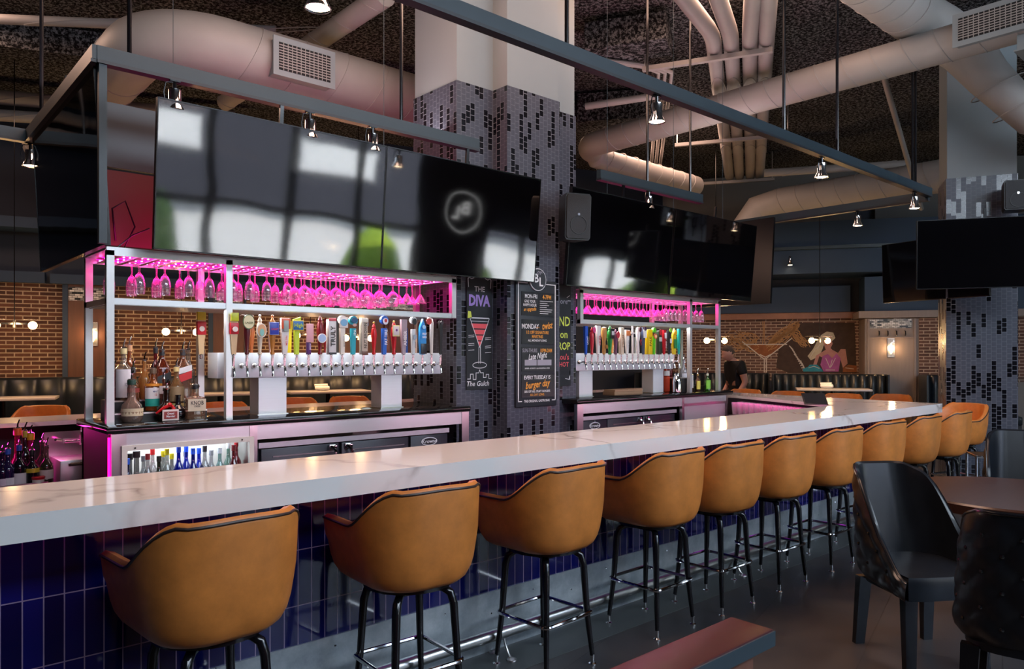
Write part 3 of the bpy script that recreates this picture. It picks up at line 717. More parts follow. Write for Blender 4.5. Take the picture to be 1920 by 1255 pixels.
lamp(1.53,3.0,3.24,'spot lamp at the top edge of the picture on the near steel beam'); lamp(8.64,3.75,3.20,'spot lamp on the dark cross beam left of the right column'); lamp(1.03,6.7,3.165,'spot lamp at far left beside the edge-on black screen')
lamp(1.43,4.60,3.165,'spot lamp half hidden above the first screen from the left, at its left corner',0); lamp(2.29,4.60,3.165,'spot lamp half hidden above the middle of the first screen from the left',0); lamp(2.77,4.60,3.165,'spot lamp half hidden above the joint of the first two screens',0)
lamp(5.9,4.60,3.165,'spot lamp half hidden above the screen right of the column',0)
lamp(*MWp(1.25,-1.3,3.45),'small spot lamp in front of the blue curved bulkhead',14)
# ================================================================ beer towers and taps
def tower(x0,x1,peds,label):
    t = thing('beer_tower', label, 'beer tower')
    part(t, 'tap_box', rbox(x0,x1,4.935,5.115,1.392,1.562,.004), 'tap_steel')
    for a,b_ in peds:
        part(t, 'pedestal', rbox(a,b_,4.95,5.10,BZ+.006,1.392), 'tap_steel'); part(t, 'foot_plate', rbox(a-.01,b_+.01,4.94,5.11,BZ,BZ+.006), 'satin')
    return t
tower(1.80,3.61,((2.085,2.285),(3.055,3.24)),'long stainless beer tower on two pedestals left of the column')
tower(5.21,6.755,((5.27,5.46),(6.42,6.60)),'long stainless beer tower on two pedestals right of the column')
FAU = MB(); FAU.lathe([(.019,0),(.022,.006),(.019,.016),(.009,.024),(.008,.055)], (0,0,0), 12, axis='-y')
FAU.tube([(0,-.05,.004),(0,-.085,0),(0,-.098,-.02),(0,-.105,-.06)], [.008,.010,.009,.008], 10); FAU.cyl((0,-.088,.0),(0,-.092,.05),.009,.011,10); FAU.lathe([(.010,-.072),(.010,-.055)],(0,-.104,0),10)
FAU = FAU.mesh('faucet','chrome')
tapc = {}
def cm(h, r=.35):
    k = 'enamel_'+h.lstrip('#')
    return (M(k, hexc(h), r) and k)
def tap_shape(kind, h, w):
    b = MB()
    if kind == 'turned': b.lathe([(w*.28,0),(w*.32,.01),(w*.22,.02),(w*.34,h*.3),(w*.5,h*.62),(w*.42,h*.80),(w*.26,h*.86),(w*.33,h*.9),(w*.2,h*.95),(w*.10,h),(w*.01,h+.004)], (0,0,0), 12)
    elif kind == 'paddle': b.loft([[(-w*.26,-.008,0),(w*.26,-.008,0),(w*.26,.008,0),(-w*.26,.008,0)],[(-w*.42,-.011,h*.5),(w*.42,-.011,h*.5),(w*.42,.011,h*.5),(-w*.42,.011,h*.5)],[(-w*.5,-.013,h),(w*.5,-.013,h),(w*.5,.013,h),(-w*.5,.013,h)]],True,True,True)
    elif kind == 'box': b.box(-w/2,w/2,-w*.4,w*.4,0,h,.003)
    elif kind == 'round': b.loft([[(-w*.25,-.01,0),(w*.25,-.01,0),(w*.25,.01,0),(-w*.25,.01,0)],[(-w*.30,-.013,h*.68),(w*.30,-.013,h*.68),(w*.30,.013,h*.68),(-w*.30,.013,h*.68)]],True,True,True).plate([(x,z) for x,z in circle(w*.52,20,0,h-w*.5)],-.014,.014)
    elif kind == 'boat': b.plate([(-w*.32,0),(w*.32,0),(w*.5,h*.35),(w*.46,h*.75),(0,h),(-w*.46,h*.75),(-w*.5,h*.35)],-.012,.012)
    elif kind == 'bent': b.tube([(0,0,0),(0,0,h*.5),(.002,0,h*.8),(-.006,0,h*.92),(-.03,0,h*.96)],[w*.24,w*.34,w*.36,w*.36,w*.34],10)
    elif kind == 'sword': b.box(-w*.16,w*.16,-.006,.006,0,h).box(-w*.5,w*.5,-.008,.008,h*.72,h*.78)
    elif kind == 'slant': b.plate([(-w*.28,0),(w*.22,0),(w*.30,h*.6),(w*.5,h),(-w*.5,h*.93),(-w*.34,h*.6)],-.011,.011)
    elif kind == 'stout': b.lathe([(w*.22,0),(w*.32,h*.1),(w*.25,h*.45),(w*.4,h*.6),(w*.5,h*.8),(w*.4,h*.97),(.002,h)],(0,0,0),12)
    return b
HC = {}
def tap(x, kind, col, label, h=.24, w=.05, badge=None, txt=None, back=False, side=None, yy=None, extra=None):
    y = (4.935 if not back else 5.115)
    t = thing('beer_tap', label, 'beer tap', (x, y, 1.475), PI if back else 0, 'beer taps on the %s tower' % side)
    if not back: part(t, 'faucet', FAU, 'chrome')
    ky = -.093
    key = (kind,h,w,col)
    if key not in HC:
        b = tap_shape(kind,h,w); 
        me = b.mesh('handle', cm(col)); me.transform(Matrix.Translation((0,ky,.075))); HC[key] = me
    hd = part(t, 'handle', HC[key], col)
    part(t, 'collar', MB().lathe([(.008,.045),(.010,.05),(.008,.062),(.011,.07),(.010,.078)], (0,ky,0), 10), 'chrome')
    for bi, bd in enumerate(badge or []):
        bk, bc, z, bw, bh = bd[:5]; bx = bd[5] if len(bd) > 5 else 0; yo = (ky-w*.5-.004 if kind in ('turned','stout','bent') else ky-.02)-.003*bi
        b = MB()
        if bk == 'oval': b.plate([(bx+bw/2*math.cos(k*PI/12), z+bh/2*math.sin(k*PI/12)) for k in range(24)], yo-.006, yo)
        elif bk == 'band': b.box(bx-bw/2,bx+bw/2,ky-.018,ky+.018,z-bh/2,z+bh/2,.002)
        else: b.box(bx-bw/2,bx+bw/2,yo-.006,yo,z-bh/2,z+bh/2,.002)
        part(hd, 'badge', b, cm(bc))
    for tt in (txt or []):
        s_, size, z, c_ = tt[:4]; rot = tt[4] if len(tt) > 4 else -PI/2; xs = tt[5] if len(tt) > 5 else 1
        yo = ky-w*.5-.0115-.003*len(badge or []) if kind in ('turned','stout','bent') else ky-max(.0265+.003*len(badge or []), w*.4+.001 if kind=='box' else 0)
        letters(hd, [(s_, size, 0, z, 'CENTER', rot, xs)], cm(c_), yo, bold=.015)
    if extra: extra(hd, ky)
    return t
def antlers(hd, ky):
    b = MB()
    for s in (-1,1): b.tube([(0,ky,.31),(s*.012,ky,.332),(s*.035,ky-.004,.335),(s*.045,ky,.328)], .0035, 5)
    part(hd, 'antlers', b, cm('#6b3a22'))
def knob(c_, z=.315):
    def f(hd, ky): part(hd, 'finial', MB().sphere((0,ky,z), .009, 8), cm(c_))
    return f
X0, SP = 1.872, .0876
L = 'left'
V = -PI/2
lt = [
 (0,'paddle','#d9b98f','tan paddle tap with red band and yellow-green carton top, beside the middle rack post',.26,.052,[('box','#c8d428',.32,.05,.055),('band','#c51a2b',.245,.054,.075),('oval','#f2e6e0',.24,.034,.034)],None,None),
 (1,'turned','#5a1420','maroon tap with round cream badge and small antlers on top',.24,.046,[('oval','#4d7a4a',.29,.078,.098),('oval','#e9e2b5',.29,.070,.088)],[('LAGER',.018,.283,'#5a6b3a',0)],antlers),
 (2,'turned','#e0d2bd','cream tap with oval orange and teal badge',.25,.046,[('oval','#f4efe6',.235,.068,.095),('oval','#e0a877',.235,.056,.082),('oval','#86c7c0',.222,.03,.05)],None,knob('#d8d8da',.335)),
 (3,'turned','#b8772f','wooden tap with a blue shield badge and copper tip',.25,.048,[('box','#8fa4e6',.25,.068,.085),('box','#2b3fb0',.25,.060,.077)],[('LIGHT',.018,.245,'#e0555f',0)],knob('#c4713f',.335)),
 (4,'paddle','#e9e5e2','white paddle tap with orange top and grey square',.25,.058,[('box','#e25a2c',.285,.06,.07),('box','#9fb0ad',.27,.036,.075)],[('MELON',.02,.17,'#d8344a')],None),
 (5,'slant','#c6e02a','lime green tap with a blue sign reading high',.26,.056,[('box','#e8d84a',.275,.082,.07),('box','#1f6fb8',.275,.074,.06)],[('High',.036,.275,'#c6e02a',0)],None),
 (6,'box','#5b2a78','short purple tap half hidden before a pink tap',.11,.03,[('box','#e5a9b5',.225,.055,.13)],[('BREW',.016,.13,'#d9c3e8')],None),
 (7,'turned','#7a1220','dark red tap with round pale badge',.27,.05,[('oval','#f5f5fa',.19,.066,.066),('oval','#a9c4ec',.19,.054,.054)],None,None),
 (8,'box','#d9d9db','white box tap with red top and large black lettering',.25,.058,[('box','#e05a66',.325,.058,.022),('box','#26262a',.083,.058,.014)],[('TRULY',.050,.205,'#15151a',V,.95)],None),
 (9,'round','#e8e2d8','white tap with square top and pale blue oval',.28,.060,[('box','#f1ede8',.305,.066,.075),('oval','#7db4dc',.305,.056,.05)],[('BREWING',.017,.17,'#5b5b60')],None),
 (10,'round','#18a5b8','teal tap with rounded blue top and small red oval',.28,.062,[('oval','#1b4f7e',.325,.05,.04),('oval','#c9a3a0',.29,.03,.022)],[('IPA',.03,.235,'#dff2f5')],None),
 (11,'box','#cdbfae','brown and cream box tap lettered in dark type',.27,.05,[('box','#6d4a3c',.085,.05,.03),('box','#e0dccf',.325,.05,.03)],[('NUT BROWN',.034,.215,'#3a2c26',V,.9)],None),
 (12,'turned','#c51622','short red tap with gold tip, no badge',.23,.046,None,None,knob('#d0a040',.312)),
 (13,'round','#1d5fc4','blue tap with round red and white top',.29,.062,[('oval','#e7e9f2',.325,.044,.05),('oval','#c3303a',.33,.022,.026)],[('FAT TIRE',.034,.205,'#eef2fa',V,.85)],None),
 (14,'turned','#b81420','red tap with gold collar and square pale badge',.25,.05,[('box','#e6dc9a',.255,.062,.085),('box','#d8cfd0',.255,.05,.068),('oval','#7a4f8a',.26,.018,.02)],None,knob('#d9b04a',.325)),
 (15,'paddle','#a2909c','grey mauve paddle tap with white lettering',.27,.052,None,[('AMBER',.038,.20,'#f2edf0',V,.95)],None),
 (16,'round','#cfd6da','pale grey tap with a black curled top',.29,.05,[('oval','#151518',.33,.035,.05),('oval','#8fa0b0',.21,.03,.04)],[('pilsner',.018,.15,'#4b4b52')],None),
 (17,'boat','#2f8fd6','blue and dark boat-shaped tap with white lettering',.28,.06,[('box','#20242c',.12,.052,.08),('oval','#9ad0f2',.29,.03,.03)],[('FEST',.022,.235,'#f2f6fa',0),('BIER',.022,.21,'#f2f6fa',0)],None),
 (18,'bent','#d8d3cd','white bent tap with a red disc at its tip',.30,.044,[('oval','#b23230',.335,.05,.05,-.045)],None,None),
 (19,'paddle','#17151a','slim black tap at the right end of the left tower',.27,.03,[('oval','#3a3238',.33,.03,.03)],None,None)]
for i,kind,col,lab,h,w,bd,tx_,ex in lt: tap(X0+SP*i,kind,col,lab,h,w,bd,tx_,False,L,None,ex)
# taps on the far side of the left tower, only tops in view
for x,kind,col,lab,h,w,bd in ((1.90,'paddle','#d9b98f','tan tap with red band and yellow carton top behind the left rack post',.27,.056,[]),(2.08,'turned','#d79a72','plain peach wooden tap behind the tower, third from left',.25,.056,None),(2.25,'turned','#b8612f','orange wooden tap half behind the cream one',.26,.05,None),
    (2.40,'paddle','#e7c6c9','pale pink and orange tap behind the wooden shield tap',.24,.05,None),(2.53,'slant','#f0dc1e','yellow slanted tap behind the white and orange paddle',.26,.06,None),(2.83,'turned','#8a1420','dark red tap with pink disc behind the lime green one',.28,.05,None),(3.17,'round','#7d8fa6','grey blue tap behind the large lettered box tap',.27,.055,None),(3.37,'box','#6b3a2e','dark brown box tap behind the nut brown one',.27,.045,None),(3.55,'box','#2d4f8f','dark blue tap behind the mauve paddle',.22,.04,None),(3.66,'bent','#c9a38f','pale tap with red disc behind the grey one',.30,.04,None)):
    t = tap(x-.11,kind,col,lab,h,w,None,None,True,L)
    if bd is not None:
        ky=-.093; part(t.children[0],'badge',MB().box(-.028,.028,ky-.016,ky+.016,.31,.365,.002),cm('#e3c02a')); part(t.children[0],'badge',MB().box(-.03,.03,ky-.018,ky+.018,.21,.30,.002),cm('#c51a2b')); part(t.children[0],'badge',MB().plate(circle(.018,16,0,.25),ky+.019,ky+.021),cm('#f2e6e0'))
Rr = 'right'
rt = [('paddle','#1f54c0','blue paddle tap at the left end of the right tower',.27,.04,[],[('LIGHT',.028,.21,'#e6ecfa')]),
 ('turned','#c02838','red and pink turned tap, second on the right tower',.26,.048,[('oval','#d64a8a',.31,.04,.06)],None),
 ('paddle','#e6e2df','white paddle tap with red script, third on the right tower',.28,.056,None,[('CIDER',.036,.21,'#b81c2a')]),
 ('stout','#c08a4a','tan wooden tap with a carved swirl on the right tower',.27,.06,[('oval','#9c6a30',.15,.03,.04)],None),
 ('turned','#1f8a3c','black topped green tap on the right tower',.28,.06,[('box','#1a1a1e',.28,.055,.10),('box','#cfd0d2',.285,.035,.04)],[('STOUT',.022,.13,'#e8f2ea')]),
 ('turned','#6d3a5a','plum coloured turned tap on the right tower',.25,.05,[('oval','#c0354a',.27,.045,.07)],None),
 ('box','#e0cdb4','cream box tap with brown lettering on the right tower',.27,.046,None,[('STELLAR',.034,.21,'#8a4a2a')]),
 ('paddle','#ece9e6','white tap with orange top on the right tower',.25,.05,[('box','#e0834a',.29,.055,.05)],[('WHITE',.026,.18,'#3a3a44')]),
 ('sword','#f0e6e2','thin white cross-shaped tap on the right tower',.29,.055,None,None),
 ('stout','#e9e5e6','white tap with red lettering and dark cap on the right tower',.28,.052,[('oval','#5a2a3a',.33,.04,.05)],[('LITE',.034,.20,'#c23040')]),
 ('paddle','#3f4a66','slate blue tap with white top on the right tower',.28,.042,[('box','#eceef2',.29,.048,.09),('oval','#4a2c4a',.34,.04,.04)],None),
 ('box','#ecc914','broad yellow tap with dark lettering on the right tower',.26,.066,None,[('PALE',.046,.21,'#5a4a10')]),
 ('round','#5fd02e','bright green tap with orange fruit badge on the right tower',.28,.05,[('oval','#e8713a',.265,.05,.05),('oval','#f6d7b0',.265,.03,.03)],None),
 ('box','#2f3a2c','dark olive tap with grey badge and red top on the right tower',.25,.05,[('box','#c9ccc8',.235,.045,.045),('box','#b82c34',.31,.04,.06)],None),
 ('paddle','#c4182a','red tap with white badge on the right tower',.26,.042,[('box','#f0eef0',.275,.034,.06)],[('AMBER',.024,.18,'#f4e6e8')]),
 ('paddle','#20242c','black and teal tap with green tip on the right tower',.26,.044,[('oval','#8fcf3a',.335,.04,.05),('box','#e2e4e4',.22,.03,.05)],None),
 ('boat','#e2c42a','yellow and green floral tap on the right tower',.28,.056,[('box','#2f8a4a',.19,.05,.10),('oval','#e8a51e',.31,.04,.05)],None),
 ('paddle','#1fa39a','thin teal tap past the right end of the right tower',.28,.034,None,None)]
for i,(kind,col,lab,h,w,bd,tx_) in enumerate(rt): tap(5.245+.0872*i,kind,col,lab,h,w,bd or None,tx_,False,Rr)
for x,kind,col,lab,h,w in ((5.45,'paddle','#e3dcd8','white tap with red script on the far side of the right tower, third from left',.28,.055),(5.98,'round','#2f9a3e','green tap showing behind the right tower',.28,.05),(6.11,'paddle','#d0873a','orange tap showing behind the right tower',.28,.05),(6.5,'round','#b0b4bc','grey tap showing behind the dark olive one',.28,.05),(6.84,'stout','#b98a63','broad tan tap standing behind the thin teal one',.27,.075)):
    tap(x-.06,kind,col,lab,h,w,None,None,True,Rr)
# ================================================================ bottles
def bglass(h, f=.55): 
    c = hexc(h); k = 'bottle_'+h[1:]; return glassy(k+('c' if f < .4 else ''), tuple(.35+.65*x for x in c) if f < .4 else tuple(min(1,.05+1.1*x) for x in c), .75, c, f*.7 if f < .8 else f).name
BPROF = {
 'tall': [(.45,0),(.5,.02),(.5,.55),(.46,.62),(.22,.72),(.17,.78),(.16,.95),(.19,.955),(.19,1)],
 'taper': [(.40,0),(.44,.02),(.5,.45),(.49,.55),(.22,.72),(.17,.80),(.16,.95),(.19,.955),(.19,1)],
 'squat': [(.45,0),(.5,.03),(.5,.42),(.42,.54),(.22,.64),(.17,.72),(.16,.94),(.2,.95),(.2,1)],
 'round': [(.40,0),(.5,.08),(.52,.25),(.44,.42),(.2,.55),(.15,.66),(.14,.95),(.18,.955),(.18,1)],
 'flask': [(.5,0),(.5,.02),(.5,.58),(.47,.64),(.2,.68),(.18,.74),(.18,.94),(.22,.95),(.22,1)],
 'square': [(.5,0),(.5,.02),(.5,.62),(.44,.68),(.2,.80),(.16,.86),(.15,.96),(.18,.965),(.18,1)]}
def bottle(x, y, z, kind, h, w, col, label, group, lab=None, cap=None, pour=True, f=.55, txt=None, ex=2., sy=1., rz=0, extra=None):
    t = thing('bottle', label, 'bottle', (x,y,z), rz, group)
    if kind in ('flask','square'): ex = 5.
    pr = [(r*w, q*h) for r, q in BPROF[kind]]
    body = part(t, 'glass_body', MB().lathe(pr, (0,0,0), 20 if h > .25 else 14, ex, 'z', 1, sy), bglass(col, f))
    rr = w*.5*1.03
    for lb in (lab or []):
        c_, z0, z1 = lb[:3]; ta = lb[3] if len(lb) > 3 else 0
        if ex > 3 or sy < .9:
            b = MB().plate([(-rr*.92,z0*h),(rr*.92,z0*h+ta*h),(rr*.92,z1*h+ta*h),(-rr*.92,z1*h)],-rr*sy-.003,-rr*sy+.002)
        else:
            b = MB(); b.loft([[(rr*math.cos(a),rr*sy*math.sin(a),q*h+(math.cos(a))*ta*h*.5) for a in [PI*1.5-1.35+2.7*k/14 for k in range(15)]] for q in (z0,z1)], False)
        part(body, 'paper_label', b, cm(c_, .6))
    for tt in (txt or []): letters(body, [(tt[0],tt[1],0,tt[2]*h,'CENTER',tt[4] if len(tt)>4 else 0,.8)], cm(tt[3]), -rr*sy-.0045, bold=.015)
    if cap: part(t, 'cap', MB().lathe([(w*.20,.90*h),(w*.205,h*1.0),(w*.2,h*1.012)], (0,0,0), 12), cm(cap,.4))
    if pour:
        part(t, 'pour_spout', MB().lathe([(w*.17,h),(w*.2,h+.006),(w*.14,h+.012)],(0,0,0),10).tube([(0,0,h),(0,0,h+.03),(.008,0,h+.055),(.012,0,h+.062)],[.006,.005,.004,.004],8), 'chrome')
    if extra: extra(t, h, w)
    return t
# stepped display riser
rs = thing('bottle_riser', 'black stepped bottle riser with silver edges in the left rack bay', 'riser', (1.20,0,BZ))
part(rs, 'steps', MB().box(0,.55,4.98,5.12,0,.055).box(0,.55,5.12,5.32,0,.125), 'blackp'); part(rs, 'edge_trim', MB().box(0,.55,4.976,4.982,.047,.056).box(0,.55,5.116,5.122,.117,.126), 'satin')
def fx(px, y):  # X at which a row at depth y sits for a given bearing
    a = (px-960)/1396.; return y*(SN+CS*a)/(CS-SN*a)
GB = 'spirit bottles on the left back bar ledge'
def bl(px, y, z, *a, **k): return bottle(fx(px,y), y, z, *a, **k)
zl, z1_, z2_ = BZ, BZ+.056, BZ+.126
bl(232,5.19,z2_,'tall',.325,.098,'#d9d3c0','clear tequila bottle with a tall white paper label and cream neck, back left',GB,[('#dcd3da',.05,.60)],'#cdb98a',True,.15,[('12',.03,.30,'#7a7480')])
bl(243,5.28,z2_,'tall',.345,.08,'#b5653a','amber whiskey bottle behind the white labelled one',GB,None,'#c8916a')
bl(250,5.07,z1_,'tall',.27,.07,'#8a4a20','small amber bottle with metal collar beside the white labelled one',GB,[('#7d2a22',.45,.55)],'#3a3436')
bl(247,4.96,zl,'round',.255,.125,'#c9a99a','clear round-shouldered bottle with a buffalo drawing on cream label, front left',GB,[('#cfc0a0',.16,.34)],'#1f3d33',True,.3)
bl(271,5.25,z2_,'taper',.245,.075,'#c98a4a','small clear and amber conical bottle in the back row',GB)
bl(287,5.07,z1_,'tall',.265,.10,'#a4551e','amber single malt bottle with white and teal label',GB,[('#e3dfe0',.30,.56),('#1a9a8c',.12,.30),('#d98a2a',.60,.66)],'#5a4636',True,.5,[('MALT',.016,.47,'#3a4a80'),('12',.02,.39,'#b8463a')])
bl(292,5.26,z2_,'tall',.33,.075,'#a03038','red liqueur bottle with dark cap in the back row',GB,None,'#2a2a30')
bl(304,5.19,z2_,'square',.315,.088,'#8a3c22','square whisky bottle with a slanted black label',GB,[('#22262a',.28,.46,.10)],'#2c2c30',True,.45)
bl(343,5.17,z2_,'square',.315,.088,'#a06a4a','square whisky bottle with a slanted red label',GB,[('#d2cfd2',.5,.62,.08),('#c02a30',.32,.48,.10)],'#2f2c30',True,.4)
bl(353,5.27,z2_,'taper',.32,.085,'#bfb3a6','clear bottle with no label behind the red labelled one',GB,None,None,True,.2)
bl(331,5.07,z1_,'taper',.275,.088,'#a8794a','amber bottle with cream script band in the second row',GB,[('#8d7658',.2,.55),('#d6c27e',.04,.16)],'#cbb27a',True,.45)
bl(307,5.01,z1_,'tall',.20,.055,'#7a3a2a','little bottle with a white neck label in the second row',GB,[('#e4d8d8',.55,.8)])
def ribbon(t, h, w):
    part(t, 'ribbon', MB().tube([(-.07,-.035,.05),(-.03,-.06,.085),(.005,-.066,.10),(.03,-.058,.075)], [.006,.010,.011,.008], 6).tube([(.0,-.065,.10),(.02,-.062,.09),(.012,-.066,.045)],[.009,.009,.007],6).sphere((.0,-.066,.102),.014,8), cm('#c8141c'))
    lb = part(t, 'paper_label', rbox(-.045,.052,-.073,-.068,-.0+.004,.072), cm('#e6d6d0')); part(lb, 'label_panel', rbox(-.036,.043,-.0745,-.07,.014,.06), cm('#8f2a26')); letters(lb, [('Grand',.018,.003,.047,'CENTER',0,.9),('Marnier',.018,.003,.03,'CENTER',0,.9)], 'ink_white', -.0755, bold=.02)
bl(312,4.95,zl,'round',.195,.125,'#241009','squat dark orange liqueur bottle with red ribbon and framed label',GB,None,None,True,.9,extra=ribbon)
bl(334,5.01,z1_-.05,'round',.15,.10,'#120a10','squat round black raspberry liqueur bottle',GB,None,None,False,.92)
bl(366,4.95,zl,'flask',.215,.118,'#b98a6a','flat square bourbon bottle with large cream label, front right',GB,[('#d6c7ae',.24,.60)],'#15151c',True,.3,[('KNOB',.036,.48,'#2a2420'),('CREEK',.017,.38,'#2a2420')],sy=.55)
bl(214,5.22,z1_,'tall',.26,.07,'#a01e26','red bottle half hidden behind the front left post',GB)
# bottles inside the lit well
GW = 'bottles in the lit well of the left cabinet'
cols = [(221,'#2450b8','tall','blue capped clear bottle at the left end of the well','#3a6ad8',.05),(243,'#3a3a3c','round','dark bottle with wide black cap in the well','#15100f',.30),(256,'#5c5a58','round','clear round bottle with black cap in the well','#1c1214',.3),(269,'#8f9296','tall','plain glass bottle left of the red capped pair','#77777c',.2),(277,'#a7a2a2','tall','clear bottle with dark red cap in the well','#8f2226',.2),(286,'#b9aeb0','tall','clear bottle with bright red cap in the well','#d02428',.2),
 (298,'#3c4030','tall','dark olive bottle with slim neck in the well','#23261c',.7),(306,'#8c8f86','tall','yellow necked bottle with black top in the well','#d8c41e',.3),(313,'#a4a8a0','tall','yellow necked bottle, middle of three','#e6d222',.3),(322,'#7c7a70','tall','yellow necked bottle, right one of three','#d8c41e',.3),(335,'#1426a8','tall','tall cobalt blue bottle in the well','#2a56e0',.7),(349,'#1a2fb4','tall','short cobalt blue bottle right of the tall one','#2458e6',.7),(362,'#141f8c','tall','cobalt blue bottle with dark shoulder in the well','#2a62ea',.7),(373,'#1c36c0','tall','rightmost cobalt blue bottle in the well','#2a5ee6',.7),
 (384,'#a9a9ad','tall','clear bottle with chrome top in the well','#3a3a40',.12),(396,'#b0b0b4','tall','clear bottle beside the chrome topped one','#9a9aa0',.12),(412,'#86b4b0','tall','white necked aqua bottle in the well','#dfe6ea',.3),(428,'#7fae9c','tall','white necked bottle with black tip in the well','#e3e6e6',.3),(438,'#8a2a2e','tall','dark red capped bottle in the well','#7a1a22',.5),(455,'#b04a50','tall','red and white capped bottle at the right end of the well','#b3262e',.4)]
for i,(px,c_,kd,lb,cp_,f) in enumerate(cols):
    y = 4.80+.07*(i%2); hh = .30+.02*((i*7)%3)+(.03 if px in (335,362,438,455) else 0)
    bottle(min(max(fx(px,y),1.225),1.90), y, .63, kd, hh, .066 if kd == 'tall' else .10, c_, lb, GW, None, cp_, False, f)
bottle(1.60,4.93,.63,'tall',.30,.07,'#1b2a86','stout navy bottle lettered in gold at the back of the well',GW,[('#18246e',.3,.6)],'#101a50',False,.8,[('SKY',.03,.45,'#c9b25a')])
# right back bar bottles
GR = 'bottles on the right back bar ledge'
rs2 = thing('bottle_riser', 'black stepped bottle riser on the right back bar ledge', 'riser', (7.03,0,BZ))
part(rs2, 'steps', MB().box(0,.42,5.0,5.14,0,.05).box(0,.42,5.14,5.32,0,.11), 'blackp')
for x,y,z,kd,h,w,c_,lb,la,cp_,f in ((7.08,4.95,zl,'squat',.20,.085,'#6a1c14','brown bottle with white oval label by the far post',[('#e6e2da',.2,.6)],'#e8d9c0',.7),(7.24,4.95,zl,'tall',.19,.06,'#7a4a22','small bottle with yellow label on the right ledge',[('#d8c85a',.1,.6)],'#9a7a3a',.6),(7.42,4.94,zl,'tall',.19,.07,'#4a8a2e','small bottle with green label at the right end',[('#7ac043',.1,.62)],'#c9d8c0',.5),
  (7.14,5.07,BZ+.05,'tall',.30,.085,'#c8ccd4','tall clear vodka bottle, tallest on the right ledge',[('#dfe3ee',.1,.5)],None,.5),(7.27,5.08,BZ+.05,'tall',.23,.08,'#d2d6de','clear bottle with white and black label on the right ledge',[('#eceef2',.1,.55)],None,.5),(7.38,5.22,BZ+.11,'tall',.2,.07,'#b4683a','amber bottle in the back row of the right ledge',None,'#7a3020',.5),(7.08,5.22,BZ+.11,'tall',.22,.07,'#7d1c22','red bottle in the back row behind the far post',None,None,.6)):
    bottle(x,y,z,kd,h,w,c_,lb,GR,la,cp_,True,f)
bottle(6.735,5.02,zl+.0,'tall',.33,.085,'#d8441c','tall orange bottle with white neck behind the shaker',GR,[('#e0481e',.03,.5),('#ece2da',.55,.72)],'#efe9e4',True,.75)
solo('cocktail_shaker','faceted steel cocktail shaker beside the right beer tower','shaker', MB().lathe([(.04,0),(.05,.01),(.052,.12),(.045,.16),(.03,.18),(.03,.21),(.001,.215)],(0,0,0),12), 'chrome', loc=(6.80-.12,4.83,zl))
bx = thing('storage_box','black counter caddy on the right back bar ledge','box',(6.70,4.90,zl)); part(bx,'case',rbox(.07,.28,0,.2,0,.15,.004),'blackp'); part(bx,'rim',rbox(.065,.285,-.005,.205,.15,.158),'satin')
solo('glass_cup','clear tumbler left of the shaker','glass', MB().lathe([(.035,0),(.042,.09),(.04,.09),(.033,.006)],(0,0,0),14),'pint', loc=(6.63,5.15,zl)) 
for x0,x1,e in ((1.2,1.8,3.5),(1.9,3.6,6),(5.3,7.2,6)): light('shelf_fill_light','AREA',((x0+x1)/2,4.88,1.84),e,(1,.9,.88),(math.radians(-12),0,0),x1-x0,.05)  # added fill under the shelves to brighten bottles and taps
# ---- left inner bar: speed rail, sink
sr = thing('speed_rail','steel bottle rail under the far bar at the left edge','bottle rail',(0,5.72,.62)); part(sr,'trough',MB().box(-.6,.98,0,.30,0,.012).box(-.6,.98,0,.012,0,.09),'satin')
GS = 'bottles in the far left rail'
for i,(x,c_,kd,lb,cp_,la,f) in enumerate(((4,'#2a1a40','tall','dark purple bottle with pale label at the far left of the rail',None,[('#cfb9c8',.2,.42)],.7),(15,'#3a2a60','tall','bottle with blue capsule, left one in the rail','#2f4fa8',[('#d9d0d8',.15,.4)],.6),(36,'#241a2a','tall','bottle with blue capsule and white label beside the orange cap','#24409a',[('#d6ccd2',.2,.45)],.6),(60,'#2a2028','tall','black and yellow necked bottle in the left rail','#17141a',[('#c9a62a',.5,.6)],.7),(87,'#6a6048','tall','clear green bottle with square white label near the sink',None,[('#dcc9c4',.3,.5)],.35),(33,'#c21a5c','round','round pink bottle with orange collar in the left rail','#e85a22',None,.6),(57,'#c8205f','round','round pink bottle with amber collar in the left rail','#e89a22',None,.6),(47,'#1d1a16','tall','tall dark bottle with gold foil between the pink ones','#b79a3a',None,.8),(79,'#8a5a60','tall','pinkish clear bottle nearest the sink',None,None,.35))):
    yq=5.79+.13*(i in (5,6,7,8)); bottle(fx(x,yq), yq, .632, kd, .28+.02*(i%3)+(.10 if i in (5,6,7) else 0), .082 if kd=='tall' else .12, c_, lb, GS, la, cp_, True, f)
tubc = thing('plastic_tub','small tub with red rim in the left rail','tub',(fx(61,5.765)+.03,5.752,.632)); part(tubc,'cup',MB().lathe([(.03,0),(.037,.10),(.035,.10)],(0,0,0),14),'offwhite'); part(tubc,'rim',MB().lathe([(.038,.095),(.041,.11),(.036,.115)],(0,0,0),14),cm('#c02030'))
sk = thing('hand_sink','small steel hand sink with gooseneck tap at the left','sink',(1.06,5.80,0))
part(sk,'basin',MB().box(0,.36,0,.30,.58,.83,.01),'steel'); part(sk,'backsplash',rbox(-.04,.4,.30,.315,.80,1.0),'satin')
